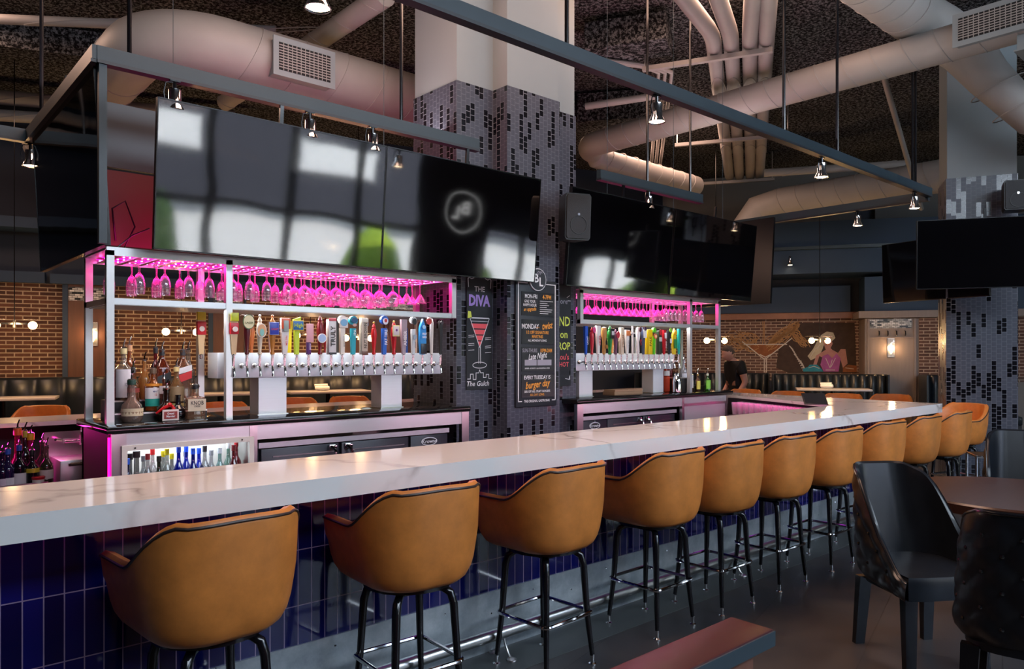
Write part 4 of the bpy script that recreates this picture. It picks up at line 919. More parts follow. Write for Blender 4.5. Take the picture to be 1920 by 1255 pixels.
part(sk,'spout',MB().tube([(.18,.28,.90),(.18,.26,1.0),(.18,.20,1.04),(.18,.14,1.02),(.18,.13,.98)],.010,8).cyl((.08,.285,.93),(.28,.285,.93),.016),'chrome'); part(sk,'tap_lever',MB().tube([(.06,.28,.94),(.02,.25,.95)],.011,8),'chrome'); part(sk,'tap_lever',MB().tube([(.30,.28,.94),(.34,.25,.95)],.011,8),'chrome'); part(sk,'towel_bar',MB().tube([(.06,-.02,.80),(.30,-.02,.80)],.012,8).box(.05,.07,-.02,0,.79,.81).box(.29,.31,-.02,0,.79,.81),'chrome')
# ---- pint glasses at the far right inside the bar
sh = thing('glass_shelf','low shelf for pint glasses inside the right end of the bar','shelf',(0,0,0)); part(sh,'board',MB().prism([(6.90,3.3),(7.35,3.3),(7.74,4.70),(7.40,4.70)],.85,.865),'inner_panel')
PG = MB().lathe([(.030,0),(.031,.008),(.043,.145),(.041,.145),(.029,.012)],(0,0,0),14).mesh('pint','pint')
for i in range(14):
    for j in range(2):
        f = (i+.5)/14; x = 7.0+.12*j+.48*f; y = 3.40+1.25*f
        solo('pint_glass','clear pint glass, %s from the near end in the %s row inside the bar end' % (ORD[i],('inner','outer')[j]),'glass',PG,'pint','pint glasses under the right end of the bar',(x,y,.8655))
tab = thing('tablet','dark tablet leaning on the inner edge of the bar near its right corner','tablet',(6.93,3.40,1.071),math.radians(-50)); b = MB().box(-.11,.11,-.005,.005,0,.17,.003); part(tab,'body',b,'blackp').rotation_euler=(-.95,0,0); q=part(tab,'screen',rbox(-.10,.10,-.0075,-.005,.012,.158),'slide'); q.rotation_euler=(-.95,0,0)
solo('paper_menus','stack of brown menus lying on the ledge between the right tower legs','menus',MB().box(0,.45,0,.16,0,.03).box(.03,.48,.02,.17,.03,.05),M('kraft',(.42,.24,.14),.7),loc=(5.85,5.0,BZ))
# ================================================================ stools
def make_stool():
    a, R, yf, yb = .268, .20, .23, -.265
    path = []
    n1, n2, n3 = 9, 9, 8
    for k in range(n1): path.append((-a, yf+(yb+R-yf)*k/n1))
    for k in range(n2): an = PI+PI/2*k/n2; path.append((-a+R+R*math.cos(an), yb+R+R*math.sin(an)))
    for k in range(n3): path.append((-a+R+(2*a-2*R)*k/n3, yb))
    for k in range(n2): an = -PI/2+PI/2*k/n2; path.append((a-R+R*math.cos(an), yb+R+R*math.sin(an)))
    for k in range(n1+1): path.append((a, yb+R+(yf-yb-R)*k/n1))
    S = [0]
    for p, q in zip(path, path[1:]): S.append(S[-1]+math.hypot(q[0]-p[0], q[1]-p[1]))
    T = S[-1]; n = len(path)
    def rim(s):
        d = abs(s-T/2)
        return 1.015-.155*sst(.19,.47,d)-.008*(d/.2)**2*(d<.2)
    prof = [(.60,.64),(.605,.745),(.625,.835),(.66,.905),(.70,.945),(.76,.98)]
    b = MB()
    cy = -.02
    def sc(p, f, g=0):     # scale about the seat centre
        return (p[0]*f, cy+(p[1]-cy)*f)
    rings = []
    for z, f in prof: rings.append([(*sc(p,f), z) for p in path])
    for q in (.25,.5,.75,.93):
        rings.append([(*sc(p,1+.035*q), .76+(rim(s)-.76)*q) for p, s in zip(path,S)])
    rings.append([(*sc(p,1.03), rim(s)) for p, s in zip(path,S)])
    rings.append([(*sc(p,.985), rim(s)+.012) for p, s in zip(path,S)])
    rings.append([(*sc(p,.90), rim(s)+.006) for p, s in zip(path,S)])
    rings.append([(*sc(p,.85), rim(s)-.03) for p, s in zip(path,S)])
    rings.append([(*sc(p,.82), .80) for p, s in zip(path,S)])
    rings.append([(*sc(p,.80), .70) for p, s in zip(path,S)])
    R_ = b.loft(rings, False).R
    for e, fl in ((0,1),(-1,0)):      # arm fronts
        vs = [r[e] for r in R_]
        c = Vector((0,0,0))
        for v in vs[3:]: c += v.co
        c /= len(vs)-3; c.y += .035
        cv = b.bm.verts.new(c)
        for i in range(len(vs)-1): b.bm.faces.new((vs[i],vs[i+1],cv))
        b.bm.faces.new((vs[-1],vs[0],cv))
    shell = b.mesh('shell','tan',50)
    b = MB(); fr_ = [(x*.80, y) for x, y in path]
    loop = [(x*.84,cy+(y-cy)*.86) for x, y in path]+[(a*.80*math.cos(t)*1.0, .245+.05*math.sin(t)) for t in [PI*k/8 for k in range(1,8)]]
    def sl(f): return [(x*f, cy+(y-cy)*f) for x, y in loop]
    b.loft([[(*p,.60) for p in sl(.66)],[(*p,.615) for p in sl(.8)],[(*p,.66) for p in sl(.93)],[(*p,.765) for p in sl(1.0)],[(*p,.785) for p in sl(.96)],[(*p,.792) for p in sl(.8)]],True,True,True)
    seat = b.mesh('seat','tan_in',50)
    pip = MB().tube([(*sc(p,1.034), rim(s)-.004) for p, s in zip(path,S)], .0055, 6).mesh('piping','piping')
    under = MB().lathe([(.19,.600),(.19,.585),(.08,.575)],(0,0,0),20).box(-.10,.10,-.10,.10,.560,.588).mesh('swivel_plate','black_metal')
    legs = []; caps = []
    for sx_ in (-1,1):
        for sy_ in (-1,1):
            P = [(.05,.05,.57),(.105,.105,.565),(.128,.128,.545),(.138,.138,.50),(.150,.150,.26),(.169,.169,.045)]
            legs.append(MB().tube([(x*sx_,y*sy_,z) for x,y,z in P],[.016,.017,.018,.018,.0155,.0115],10).mesh('leg','black_metal'))
            caps.append(MB().lathe([(.020,0),(.020,.005),(.011,.010),(.011,.05)],(.170*sx_,.170*sy_,0),12).mesh('foot_cap','chrome'))
    g_ = .172; c_ = .03; pts = []
    for (ax, ay, a0) in ((g_-c_,g_-c_,0),(-g_+c_,g_-c_,PI/2),(-g_+c_,-g_+c_,PI),(g_-c_,-g_+c_,1.5*PI)): pts += arc((ax,ay,.262),c_,a0,a0+PI/2,4)
    ring = MB().tube(pts,.0095,8,True).mesh('foot_ring','chrome')
    t = thing('bar_stool','','bar stool',(0,0,0),0,'tan leather bar stools')
    part(t,'shell',shell,'tan'); part(t,'seat',seat,'tan_in'); part(t,'piping',pip,'piping',label='dark brown piping'); part(t,'swivel_plate',under,'black_metal')
    for l_, c_ in zip(legs,caps): part(part(t,'leg',l_,'black_metal'),'foot_cap',c_,'chrome',label='chrome foot cap')
    part(t,'foot_ring',ring,'chrome'); return t
stool = make_stool()
names = ['tan leather bar stool nearest the camera, largest at the lower left','second tan leather bar stool from the left along the bar','third tan leather bar stool from the left along the bar','fourth tan bar stool from the left, behind the end of the wooden ledge','fifth tan bar stool from the left along the bar front','sixth tan bar stool from the left along the bar front','seventh tan bar stool, directly left of the dark dining chair','eighth tan bar stool, its seat rising above the back of the dark dining chair','ninth tan bar stool, partly behind the eighth','tenth tan bar stool, last one along the bar front before the corner']
spos = [(.94,2.655,4),(1.775,2.66,-3),(2.60,2.68,3),(3.445,2.673,1),(4.031,2.64,0),(4.704,2.638,-1),(5.401,2.625,0),(6.24,2.64,-3),(7.03,2.64,2),(7.76,2.62,3)]
first = True
for (x,y,r), lb in zip(spos, names):
    if first: stool.location=(x,y,0); stool.rotation_euler=(0,0,math.radians(r)); stool['label']=lb; first=False
    else: dup(stool,(x,y,0),math.radians(r),lb)
for x,y,r,lb in ((8.83,2.80,70,'tan bar stool round the corner of the bar, turned sideways at the right end'),(9.8,4.5,98,'tan stool past the right end counter, second rounded top left of the right column'),(9.85,5.3,98,'tan stool past the right end counter, its top below the left of the mural table'),(10.12,4.0,98,'tan stool past the right end counter, widest rounded top nearest the right column'),(9.95,6.05,98,'tan stool past the right end counter, just below the standing person'),
    (1.40,8.75,150,'tan chair top at the left edge, below the far left napkin table'),(3.02,8.1,160,'tan chair top seen between the bottles and the left tower'),(4.0,8.35,165,'tan chair top seen under the left beer tower, left of two'),(4.65,8.2,165,'tan chair top seen under the left beer tower, right of two')):
    dup(stool,(x,y,0),math.radians(r),lb)
# ================================================================ dark dining chairs, table, ledge
def make_chair():
    a, R, yf, yb = .25, .17, .25, -.25
    path = []; 
    for k in range(10): path.append((-a, yf+(yb+R-yf)*k/10))
    for k in range(8): an = PI+PI/2*k/8; path.append((-a+R+R*math.cos(an), yb+R+R*math.sin(an)))
    for k in range(9): path.append((-a+R+(2*a-2*R)*k/9, yb))
    for k in range(8): an = -PI/2+PI/2*k/8; path.append((a-R+R*math.cos(an), yb+R+R*math.sin(an)))
    for k in range(11): path.append((a, yb+R+(yf-yb-R)*k/10))
    S=[0]
    for p,q in zip(path,path[1:]): S.append(S[-1]+math.hypot(q[0]-p[0],q[1]-p[1]))
    T=S[-1]
    def rim(s):
        d=abs(s-T/2); return .94-.03*sst(.16,.26,d)-.27*sst(.24,.46,d)-.19*sst(.38,.68,d)
    def shape(p,z,f):
        k=max(0,(z-.42)); x=p[0]*(1-.26*k)*f; y=p[1]*f; back=max(0.,-p[1]/.25); return (x, y-.22*k*back, z)
    def tuft(s,z): 
        u=(s-T/2)/.15; v=(z-.40)/.15
        return .016*(abs(math.sin(PI*(u+v)/1.0))*abs(math.sin(PI*(u-v)/1.0)))**.5
    NV=26; rings=[]
    def outer(s,p,t):
        z=.36+(rim(s)-.36)*t; f=1.0-(.25*(1-t/.15)**2 if t<.15 else 0)
        d=tuft(s,z)*min(1,t*5)*min(1,(1-t)*6); return shape(p,z,f+d/.25)
    # finer path for tufting
    fine=[]; fs=[]
    for i in range(len(path)-1):
        for q in (0,.5): fine.append((path[i][0]+(path[i+1][0]-path[i][0])*q, path[i][1]+(path[i+1][1]-path[i][1])*q)); fs.append(S[i]+(S[i+1]-S[i])*q)
    fine.append(path[-1]); fs.append(T)
    for j in range(NV+1): rings.append([outer(s,p,j/NV) for p,s in zip(fine,fs)])
    n0=len(rings)
    rings.append([shape(p,rim(s)+.012,.97) for p,s in zip(fine,fs)])
    rings.append([shape(p,rim(s)+.002,.90) for p,s in zip(fine,fs)])
    b=MB(); b.loft(rings,False)
    outer_me=b.mesh('outer_back','black_leather',60)
    b=MB(); inner=[]
    for t_ in (1.0,.8,.6,.4,.2,.0): inner.append([shape(p,.46+(max(rim(s),.475)-.46)*t_+(.002 if t_==1 else 0),.90-.02*(1-t_)) for p,s in zip(path,S)])
    b.loft(inner,False)
    inner_me=b.mesh('inner_back','black_leather',60)
    b=MB(); loop=[(x*.90,y*.93) for x,y in path]+[(a*.9*(1-2*k/6), .245) for k in range(1,6)]
    def sl(f): return [(x*f,y*f) for x,y in loop]
    b.loft([[(*p,.36) for p in sl(.96)],[(*p,.45) for p in sl(1)],[(*p,.475) for p in sl(.97)],[(*p,.482) for p in sl(.8)]],True,True,True)
    seat_me=b.mesh('seat','black_leather',40)
    pip=MB().tube([shape(p,rim(s)+.003,1.0) for p,s in zip(path,S)],.005,6).mesh('piping','black_metal')
    t=thing('dining_chair','','chair',(0,0,0),0,'dark leather dining chairs')
    part(t,'outer_back',outer_me,'black_leather',label='button-tufted outer back'); part(t,'inner_back',inner_me,'black_leather'); part(t,'seat',seat_me,'black_leather'); part(t,'piping',pip,'black_metal')
    BT=MB().sphere((0,0,0),.010,6).mesh('button','black_metal')
    for i in range(-3,4):
        for j in range(0,4):
            for o in (0,.5):
                s=T/2+(i+o)*.15; z=.40+(j+o)*.15
                k=min(range(len(fs)),key=lambda q:abs(fs[q]-s))
                if .44<z<rim(fs[k])-.03: part(t,'button',BT,'black_metal').location=shape(fine[k],z,1.004)
    for sx_ in (-1,1):
        for sy_ in (-1,1):
            part(t,'leg',MB().loft([[(sx_*.185+dx*.034,sy_*.18+dy*.022,.37) for dx,dy in ((-1,-1),(1,-1),(1,1),(-1,1))],[(sx_*.20+dx*.026,sy_*.205+dy*.016,0) for dx,dy in ((-1,-1),(1,-1),(1,1),(-1,1))]],True,True,True),'black_metal')
    return t
ch = make_chair()
def crz(phi): return -TH-math.radians(phi)
ch.location=(*CW(2.09,3.83),0); ch.rotation_euler=(0,0,crz(172)); ch['label']='dark blue-black leather dining chair facing the camera left of the round table'
dup(ch,(*CW(2.13,3.07),0),crz(38),'dark button-tufted dining chair with its back to the camera at the right edge')
dup(ch,(*CW(3.86,5.62),0),crz(205),'dark leather dining chair beyond the round table at the right edge')
tb = thing('round_table','round dark wood table with a thick edge at the right','table',(*CW(2.95,4.36),0))
part(tb,'tabletop',MB().lathe([(.57,.672),(.595,.68),(.60,.73),(.592,.74),(.001,.741)],(0,0,0),56),'table_wood'); part(tb,'pedestal',MB().lathe([(.30,0),(.30,.02),(.06,.04),(.045,.3),(.045,.672)],(0,0,0),20),'black_metal')
# wooden ledge in the foreground
rz_ = math.radians(-3)
lg = thing('ledge_rail','worn dark red wooden ledge cap on a wooden post in the foreground','ledge',(*CW(.645,2.19),0),0)
part(lg,'cap_board',rbox(-1.5,.0,-.135,.0,.735,.78,.006),'worn'); part(lg,'edge_strip',rbox(-1.5,.002,-.139,-.134,.733,.775),'beam'); pst=part(lg,'post',rbox(-1.4,-.075,-.115,-.03,0,.735),'rail_wood')
b=MB()
for z in (.64,.58,.52): b.lathe([(.007,0),(.006,.004),(.001,.005)],(-.11,-.116,z),10,axis='-y')
part(pst,'bolts',b,'chrome')
# chrome framed high chair near right column
hc = thing('metal_stool_frame','chrome framed low side table standing before the right column','side table',(*CW(4.55,7.0),0),math.radians(-60)); b=MB()
for sx_ in (-1,1):
    for sy_ in (-1,1): b.tube([(sx_*.2,sy_*.17,0),(sx_*.2,sy_*.17,.6)],.012,8)
b.tube([(.2,.17,.6),(-.2,.17,.6),(-.2,-.17,.6),(.2,-.17,.6)],.012,8,True).tube([(.2,.17,.25),(-.2,.17,.25),(-.2,-.17,.25),(.2,-.17,.25)],.009,8,True)
part(hc,'frame',b,'chrome'); part(hc,'top',rbox(-.19,.19,-.16,.16,.595,.61),'blackp')
# ================================================================ booths and their tables
def booth(label, fn, rz, x0, x1, y, top, n):
    t = thing('booth_bench', label, 'booth', fn(x0,y,0), rz); L=x1-x0
    b=MB(); rings=[]
    N=n*8
    for z,d in ((.45,.02),(.9,0),(top-.04,.02),(top,.06)):
        rings.append([(L*k/N, -.05*abs(math.sin(PI*k/8))**.7+d-.0, z) for k in range(N+1)])
    rings.append([(L*k/N,.14,top) for k in range(N+1)]); rings.append([(L*k/N,.14,.0) for k in range(N+1)])
    b.loft(rings,False); part(t,'channel_back',b,'booth',ang=60)
    part(t,'seat',rbox(0,L,-.55,.0,.32,.47,.02),'booth'); part(t,'plinth',rbox(0,L,-.50,.0,0,.32),'blackp'); part(t,'end_panel',rbox(-.03,0,-.56,.14,0,top),'booth'); part(t,'end_panel',rbox(L,L+.03,-.2,.14,0,top),'booth'); return t
booth('dark channel-tufted booth along the left brick wall',LWp,LRZ,-3.5,7.2,-.28,1.215,30)
booth('blue-black channel-tufted booth under the mural',MWp,MRZ,.95,2.95,-1.15,1.175,13)
booth('dark booth behind the standing person',MWp,MRZ,-1.7,.85,-.9,1.175,18)
booth('dark booth end to the right of the coat hook panel',MWp,MRZ,3.55,5.0,-1.15,1.175,10)
def table(label, x,y,rz,L=1.15,D=.62,z=.80):
    t=thing('booth_table',label,'table',(x,y,0),rz); part(t,'top',rbox(-L/2,L/2,-D/2,D/2,z-.035,z,.004),'tabletop'); part(t,'pedestal',MB().cyl((0,0,.03),(0,0,z-.035),.035).box(-.28,.28,-.2,.2,0,.03),'black_metal'); return t
def napkin(label, x,y,z,rz):
    t=thing('napkin_roll',label,'napkin',(x,y,z),rz,'rolled napkins on the booth tables'); part(t,'plate',MB().lathe([(.06,0),(.10,.015),(.095,.017),(.001,.006)],(0,0,0),20),'ink_white'); part(t,'cloth',MB().lathe([(.022,-.11),(.03,-.1),(.03,.1),(.022,.11)],(0,0,.045),10,axis='-y').lathe([(.02,-.1),(.026,.1)],(.02,.02,.085),10,axis='-y'),'ink_white')
z_t = .98
for lb,nl,fn,a,y,rz in (('white topped booth table at the far left',' rolled napkin on the far left booth table',LWp,-.20,-1.15,LRZ),('white topped booth table behind the bottles','',LWp,2.5,-1.15,LRZ),('white topped booth table seen under the left beer tower','rolled napkin on the booth table under the left beer tower',LWp,4.1,-1.15,LRZ),('white topped booth table in front of the mural','rolled napkin on the table in front of the mural',MWp,1.95,-1.9,MRZ)):
    p=fn(a,y,0); zz=z_t if fn is LWp else .93; table(lb,p[0],p[1],rz,1.25,.6,zz)
    if nl: q=fn(a-(.35 if a<0 else .1),y-.05,zz); napkin(nl.strip(),q[0],q[1],zz,rz+1.2)
# pendants
def pendant(label, p, n=2):
    t=thing('pendant_lamp',label,'pendant lamp',p,LRZ,'two-globe pendant lamps')
    part(t,'rod',MB().cyl((0,0,0),(0,0,ZC-p[2]),.006,seg=6),'black_metal'); part(t,'crossbar',MB().box(-.22,.22,-.012,.012,-.012,.012).cyl((0,0,-.05),(0,0,.05),.02),'black_metal')
    for s in (-1,1):
        part(t,'bulb',MB().sphere((s*.20,0,-.02),.052,14),'bulb'); part(t,'shade_disc',MB().lathe([(.11,.05),(.11,.055),(.02,.065)],(s*.2,0,0),18),'glass')
    light('pendant_light','POINT',(0,-.15,-.05),30,(1,.6,.28),size=.08,par=t); return t
for lb,px,py,d in (('two-globe pendant at the far left by the brick wall',27,607,9.6),('two-globe pendant seen above the bottles in the left rack',340,620,10.6),('two-globe pendant glowing behind the left taps',582,627,11.4),('two-globe pendant glowing at the right of the left taps',672,632,11.8),('two-globe pendant seen through the right rack end bay',1342,637,13.0),('two-globe pendant hanging before the painted woman',1537,637,13.2)):
    r=(px-960)/1396*d; X,Y=CW(r,d); pendant(lb,(X,Y,1.55+(665-py)/1396*d))
def sconce(label,p,rz):
    t=thing('wall_sconce',label,'sconce',p,rz); part(t,'back_plate',rbox(-.06,.06,-.02,0,0,.36),'satin'); part(t,'glass_shade',MB().box(-.055,.055,-.09,-.02,.01,.35,.006),'glass'); part(t,'bulb',MB().lathe([(.001,.06),(.022,.10),(.026,.19),(.001,.26)],(0,-.055,0),12),'bulb')
    light('sconce_light','POINT',(0,-.13,.17),6,(1,.6,.3),size=.05,par=t)
sconce('glass wall sconce on the wood panel behind the left rack posts',LWp(.80,-.09,1.68),LRZ); sconce('glass wall sconce on the grey panel under the coat hooks',MWp(3.07,-.90,1.5),MRZ)
# ================================================================ painted mural
mu = thing('wall_mural','painted mural of a martini glass with golden splashes and a pale-haired woman','mural',MWp(0,-.034,0),MRZ)
M('mural_dark',(.055,.034,.027),.9,var=(7,.6)); M('mural_gold',(.42,.23,.10),.9,var=(8,.35)); M('mural_white',(.6,.55,.5),.9); M('mural_skin',(.45,.22,.19),.9,var=(7,.3)); M('mural_purple',(.38,.10,.30),.9,var=(8,.4)); M('mural_teal',(.03,.25,.34),.9,var=(9,.4)); M('mural_hair',(.52,.46,.33),.9,var=(9,.4)); M('mural_brown',(.25,.09,.035),.9,var=(9,.5))
def mp(px,py):                       # picture-plane coordinates of the mural, metres along the wall and up
    a=(px-960)/1396; t_=(a*16-4.58)/(.952+.307*a); d=16-.307*t_; return (t_, 1.55+(665-py)/1396*d)
def mpoly(name,pts,mat,y,par=mu): b=MB(); b.face([(p[0],y,p[1]) for p in [mp(*q) for q in pts]]); return part(par,name,b,mat)
def mstk(name,lines,w,mat,y):
    b=MB()
    for l in lines: stroke(b,[mp(*q) for q in l],w,y)
    return part(mu,name,b,mat)
mpoly('dark_ground',[(1500,606),(1602,606),(1606,700),(1480,700),(1455,690),(1462,640)],'mural_dark',-.001)
mpoly('drink',[(1397,645),(1470,645),(1442,668),(1431,672),(1425,668)],'mural_brown',-.002)
rn=random.Random(4); L=[]
for k in range(26):
    x=1352+rn.random()*40; y=628+rn.random()*22; pts=[]
    for q in range(7): pts.append((x+q*8, y-8*math.sin(q*.9+k)-(4-q)*1.2+rn.random()*5))
    L.append([p for p in pts if p[0]<1425])
for k in range(26):
    x=1432+rn.random()*14; y=650-rn.random()*12; pts=[]
    for q in range(7): pts.append((x+q*9, y-q*6.0+7*math.sin(q*1.1+k)+rn.random()*4))
    L.append(pts)
for k in range(14):
    x=1482+rn.random()*15; y=622+rn.random()*8; L.append([(x+q*5, y+q*4+5*math.sin(q+k)) for q in range(6)])
L.append([(1430,603),(1431,620),(1430,645)]); L.append([(1433,603),(1433,625),(1434,645)])
mstk('golden_splash',L,.014,'mural_gold',-.003)
L=[[(1392,641),(1432,673),(1436,673),(1484,635)],[(1395,646),(1475,646)],[(1433,673),(1433,698)],[(1437,673),(1437,698)],[(1425,665),(1435,670),(1447,664)]]
for k in range(9): L.append([(1480+k*3,648+k*4+rn.random()*5),(1486+k*3,655+k*5),(1489+k*2,662+k*4)])
mstk('glass_outline',L,.02,'mural_white',-.004)
mpoly('figure_hair',[(1540,628),(1550,622),(1562,624),(1566,634),(1560,640),(1546,642),(1542,655),(1536,668),(1520,676),(1514,668),(1524,655),(1532,640)],'mural_hair',-.003)
mpoly('figure_skin',[(1542,640),(1557,632),(1561,645),(1557,653),(1560,656),(1571,662),(1576,655),(1585,655),(1589,682),(1580,690),(1575,672),(1545,672),(1536,668),(1530,687),(1524,686),(1530,667),(1548,656)],'mural_skin',-.0045)
mpoly('figure_dress',[(1542,668),(1552,664),(1560,672),(1568,663),(1576,672),(1572,697),(1544,697),(1538,684)],'mural_purple',-.006)
mpoly('teal_cup',[(1505,692),(1515,688),(1518,684),(1532,684),(1540,692),(1544,697),(1506,697)],'mural_teal',-.007)
mpoly('fruit_heap',[(1580,690),(1590,684),(1606,686),(1606,698),(1580,698)],'mural_brown',-.0065)
mstk('fine_lines',[[(1548,672),(1556,690),(1560,675)],[(1566,672),(1558,688)],[(1548,694),(1565,694)],[(1540,645),(1528,655),(1518,672)],[(1556,627),(1540,640),(1532,655)],[(1516,690),(1526,687),(1536,691)],[(1585,690),(1600,692)]],.012,'mural_white',-.0085)
# ================================================================ person
def make_person():
    X,Y=CW(3.62,11.9)
    t=thing('person','person with short grey hair in black t-shirt walking left, head bent','person',(X,Y,0),math.radians(48.4+14))
    # local +y = facing.
    J={'pel':((0,0,.95),.135),'wa':((0,.02,1.08),.125),'ch':((0,.06,1.28),.15),'nk0':((0,.10,1.44),.075),'nk':((0,.14,1.50),.058),
       'hip':((0,0,.90),.13)}
    for s,n in ((-1,'l'),(1,'r')):
        J['sh'+n]=((s*.18,.07,1.39),.075); J['el'+n]=((s*.235,.02,1.11),.048); J['wr'+n]=((s*.215,.16,.90),.034); J['hd'+n]=((s*.205,.20,.84),.038)
        J['hp'+n]=((s*.095,0,.86),.095); J['kn'+n]=((s*.10,.04+.1*s,.48),.062); J['an'+n]=((s*.10,-.05+.14*s,.09),.042); J['to'+n]=((s*.10,.10+.14*s,.035),.034)
    E=[('pel','wa'),('wa','ch'),('ch','nk0'),('nk0','nk'),('pel','hip')]
    for n in 'lr': E+= [('ch','sh'+n),('sh'+n,'el'+n),('el'+n,'wr'+n),('wr'+n,'hd'+n),('hip','hp'+n),('hp'+n,'kn'+n),('kn'+n,'an'+n),('an'+n,'to'+n)]
    def skin(name, keys, grow, mat, extra=None, sub=2):
        idx={k:i for i,k in enumerate(keys)}; me=bpy.data.meshes.new(name)
        me.from_pydata([J[k][0] for k in keys],[(idx[a],idx[b]) for a,b in E if a in idx and b in idx],[])
        o=bpy.data.objects.new(name,me); COL.objects.link(o)
        o.modifiers.new('s','SKIN'); o.modifiers.new('d','SUBSURF').levels=sub
        for k in keys: r=J[k][1]+grow; v=me.skin_vertices[0].data[idx[k]]; v.radius=(r,r)
        me.skin_vertices[0].data[0].use_root=True
        bpy.context.view_layer.update()
        m2=bpy.data.meshes.new_from_object(o.evaluated_get(bpy.context.evaluated_depsgraph_get())); bpy.data.objects.remove(o)
        m2.materials.clear(); m2.materials.append(MATS[mat])
        for p in m2.polygons: p.use_smooth=True
        return m2
    body=skin('body',['pel','wa','ch','nk0','nk','hip']+[k+n for n in 'lr' for k in ('sh','el','wr','hd','hp','kn','an','to')],0,'skin')
    bm=bmesh.new(); bm.from_mesh(body)
    hb=MB(); hb.bm.free(); hb.bm=bmesh.new()
    # head: skull, jaw, nose, ears as one lofted surface
    hm=Matrix.Translation((0,.19,1.575))@Matrix.Rotation(math.radians(-24),4,'X')
    N=20; rings=[]
    for i in range(15):
        u=i/14; z=-.125+.235*u; wz=math.sin(PI*min(1,max(.02,u*.93+.05)))**.55
        ring=[]
        for k in range(N):
            a=2*PI*k/N; cx_,cyy=math.cos(a),math.sin(a)
            x=.076*wz*cx_*(.82+.18*min(1,u*2.2)); y=(.098*wz)*cyy+.012*(1-u)
            if cyy>.93 and .30<u<.52: y+=.024*(1-abs(u-.38)/.16)       # nose
            if cyy>.8 and .14<u<.26: y+=.006                             # lips
            if cyy>.6 and abs(cx_)>.25 and .5<u<.6: y-=.008              # eye sockets
            if abs(cx_)>.94 and .34<u<.60: x*=1.13                       # ears
            ring.append(tuple(hm@Vector((x,y,z))))
        rings.append(ring)
    hb.loft(rings,True,True,True)
    tmp=bpy.data.meshes.new('h'); hb.bm.to_mesh(tmp); bm.from_mesh(tmp)
    # fingers, rooted in each palm
    fb=MB()
    for s in (-1,1):
        for k in range(4):
            o_=(k-1.5)*.018; ln=(.055,.07,.075,.062)[k]
            fb.tube([(s*.205,.20+o_,.83),(s*.204,.215+o_,.80),(s*.197,.222+o_,.80-ln*.6),(s*.185,.222+o_,.80-ln)],[.011,.0095,.0085,.007],6)
        fb.tube([(s*.20,.225,.85),(s*.185,.25,.82),(s*.175,.255,.785)],[.012,.010,.008],6)
    tmp2=bpy.data.meshes.new('f'); fb.bm.to_mesh(tmp2); bm.from_mesh(tmp2)
    bmesh.ops.recalc_face_normals(bm,faces=bm.faces)
    for f in bm.faces: f.smooth=True
    bm.to_mesh(body); bm.free(); part(t,'body',body,'skin')
    for n in 'lr':
        a,b_=Vector(J['sh'+n][0]),Vector(J['el'+n][0]); J['sl'+n]=(tuple(a.lerp(b_,.62)),.062); E.append(('sh'+n,'sl'+n))
    part(t,'shirt',skin('shirt',['wa','pel','ch','nk0']+[k+n for n in 'lr' for k in ('sh','sl')],.016,'shirt'),'shirt',label='black t-shirt')
    part(t,'trousers',skin('trousers',['hip']+[k+n for n in 'lr' for k in ('hp','kn','an')],.018,'shirt'),'shirt')
    hr=MB(); rings=[]
    for i in range(8):
        u=i/7; z=.0+.125*u; wz=math.sqrt(max(.0,1-(z/.128)**2))
        rings.append([tuple(hm@Vector((.083*wz*math.cos(2*PI*k/20),.104*wz*math.sin(2*PI*k/20)-.012-.02*(1-u)*(math.sin(2*PI*k/20)>.2),z+(.035 if math.sin(2*PI*k/20)>.3 else -.035)*(1-u)))) for k in range(20)])
    hr.loft(rings,True,False,True); part(t,'hair',hr,'hair')
    part(t,'shoes',MB().box(-.145,-.055,-.24,.02,0,.08,.02).box(.055,.145,.04,.30,0,.08,.02),'blackp')
    return t
make_person()
# ================================================================ ceiling services
def duct(label, pts, r, seam=.35, mat='duct', n=24, cat='duct'):
    t=thing('air_duct' if cat=='duct' else 'ceiling_pipe',label,cat); s=MB(); s.tube(pts,r,n); P=[Vector(p) for p in pts]
    for p,q in zip(P,P[1:]):
        L=(q-p).length; d=(q-p).normalized(); k=seam/2
        if L<.6: continue
        while k<L:
            up=Vector((0,0,1)) if abs(d.z)<.9 else Vector((1,0,0)); a=(up-d*up.dot(d)).normalized(); c=d.cross(a); o=p+d*k; rr=(r[0] if isinstance(r,list) else r)+.001
            s.tube([o+(a*math.cos(2*PI*i/24)+c*math.sin(2*PI*i/24))*rr+d*(seam*.25*math.cos(2*PI*i/24)) for i in range(24)],.006,5,True); k+=seam
    part(t,'pipe',s,mat); return t
def elbow(c,r,a0,a1,z,n=8): return [(c[0]+r*math.cos(a0+(a1-a0)*k/n),c[1]+r*math.sin(a0+(a1-a0)*k/n),z) for k in range(n+1)]
d1=duct('large pale round duct bending behind the frame at the upper left',[(1.86,11.0,4.2),(1.86,7.1,4.2)]+elbow((2.42,7.06),.56,PI,1.5*PI,4.2)+[(5.0,6.5,4.2)],.262,.42)
d2=duct('long pale spiral duct crossing the upper right of the picture',[(8.0,-2.0,4.58),(8.0,7.15,4.58)]+elbow((8.35,7.15),.35,PI,.5*PI,4.58)+[(8.4,7.5,4.5),(10.9,7.5,4.45)],.172,.30)
d4=duct('big round duct at the top right corner of the picture',[(5.0,2.95,5.0),(8.1,2.95,5.0),(8.42,2.82,4.9),(8.58,2.62,4.68),(8.68,2.45,4.38),(8.88,2.12,3.92),(9.2,1.6,3.7)],[.25,.25,.25,.24,.20,.165,.165],.30)
d5=duct('far duct below the ceiling left of the right column',[(12.7,3.5,4.33),(12.7,6.9,4.33),(12.6,7.3,4.25),(12.5,7.5,3.9)],.26,.35)
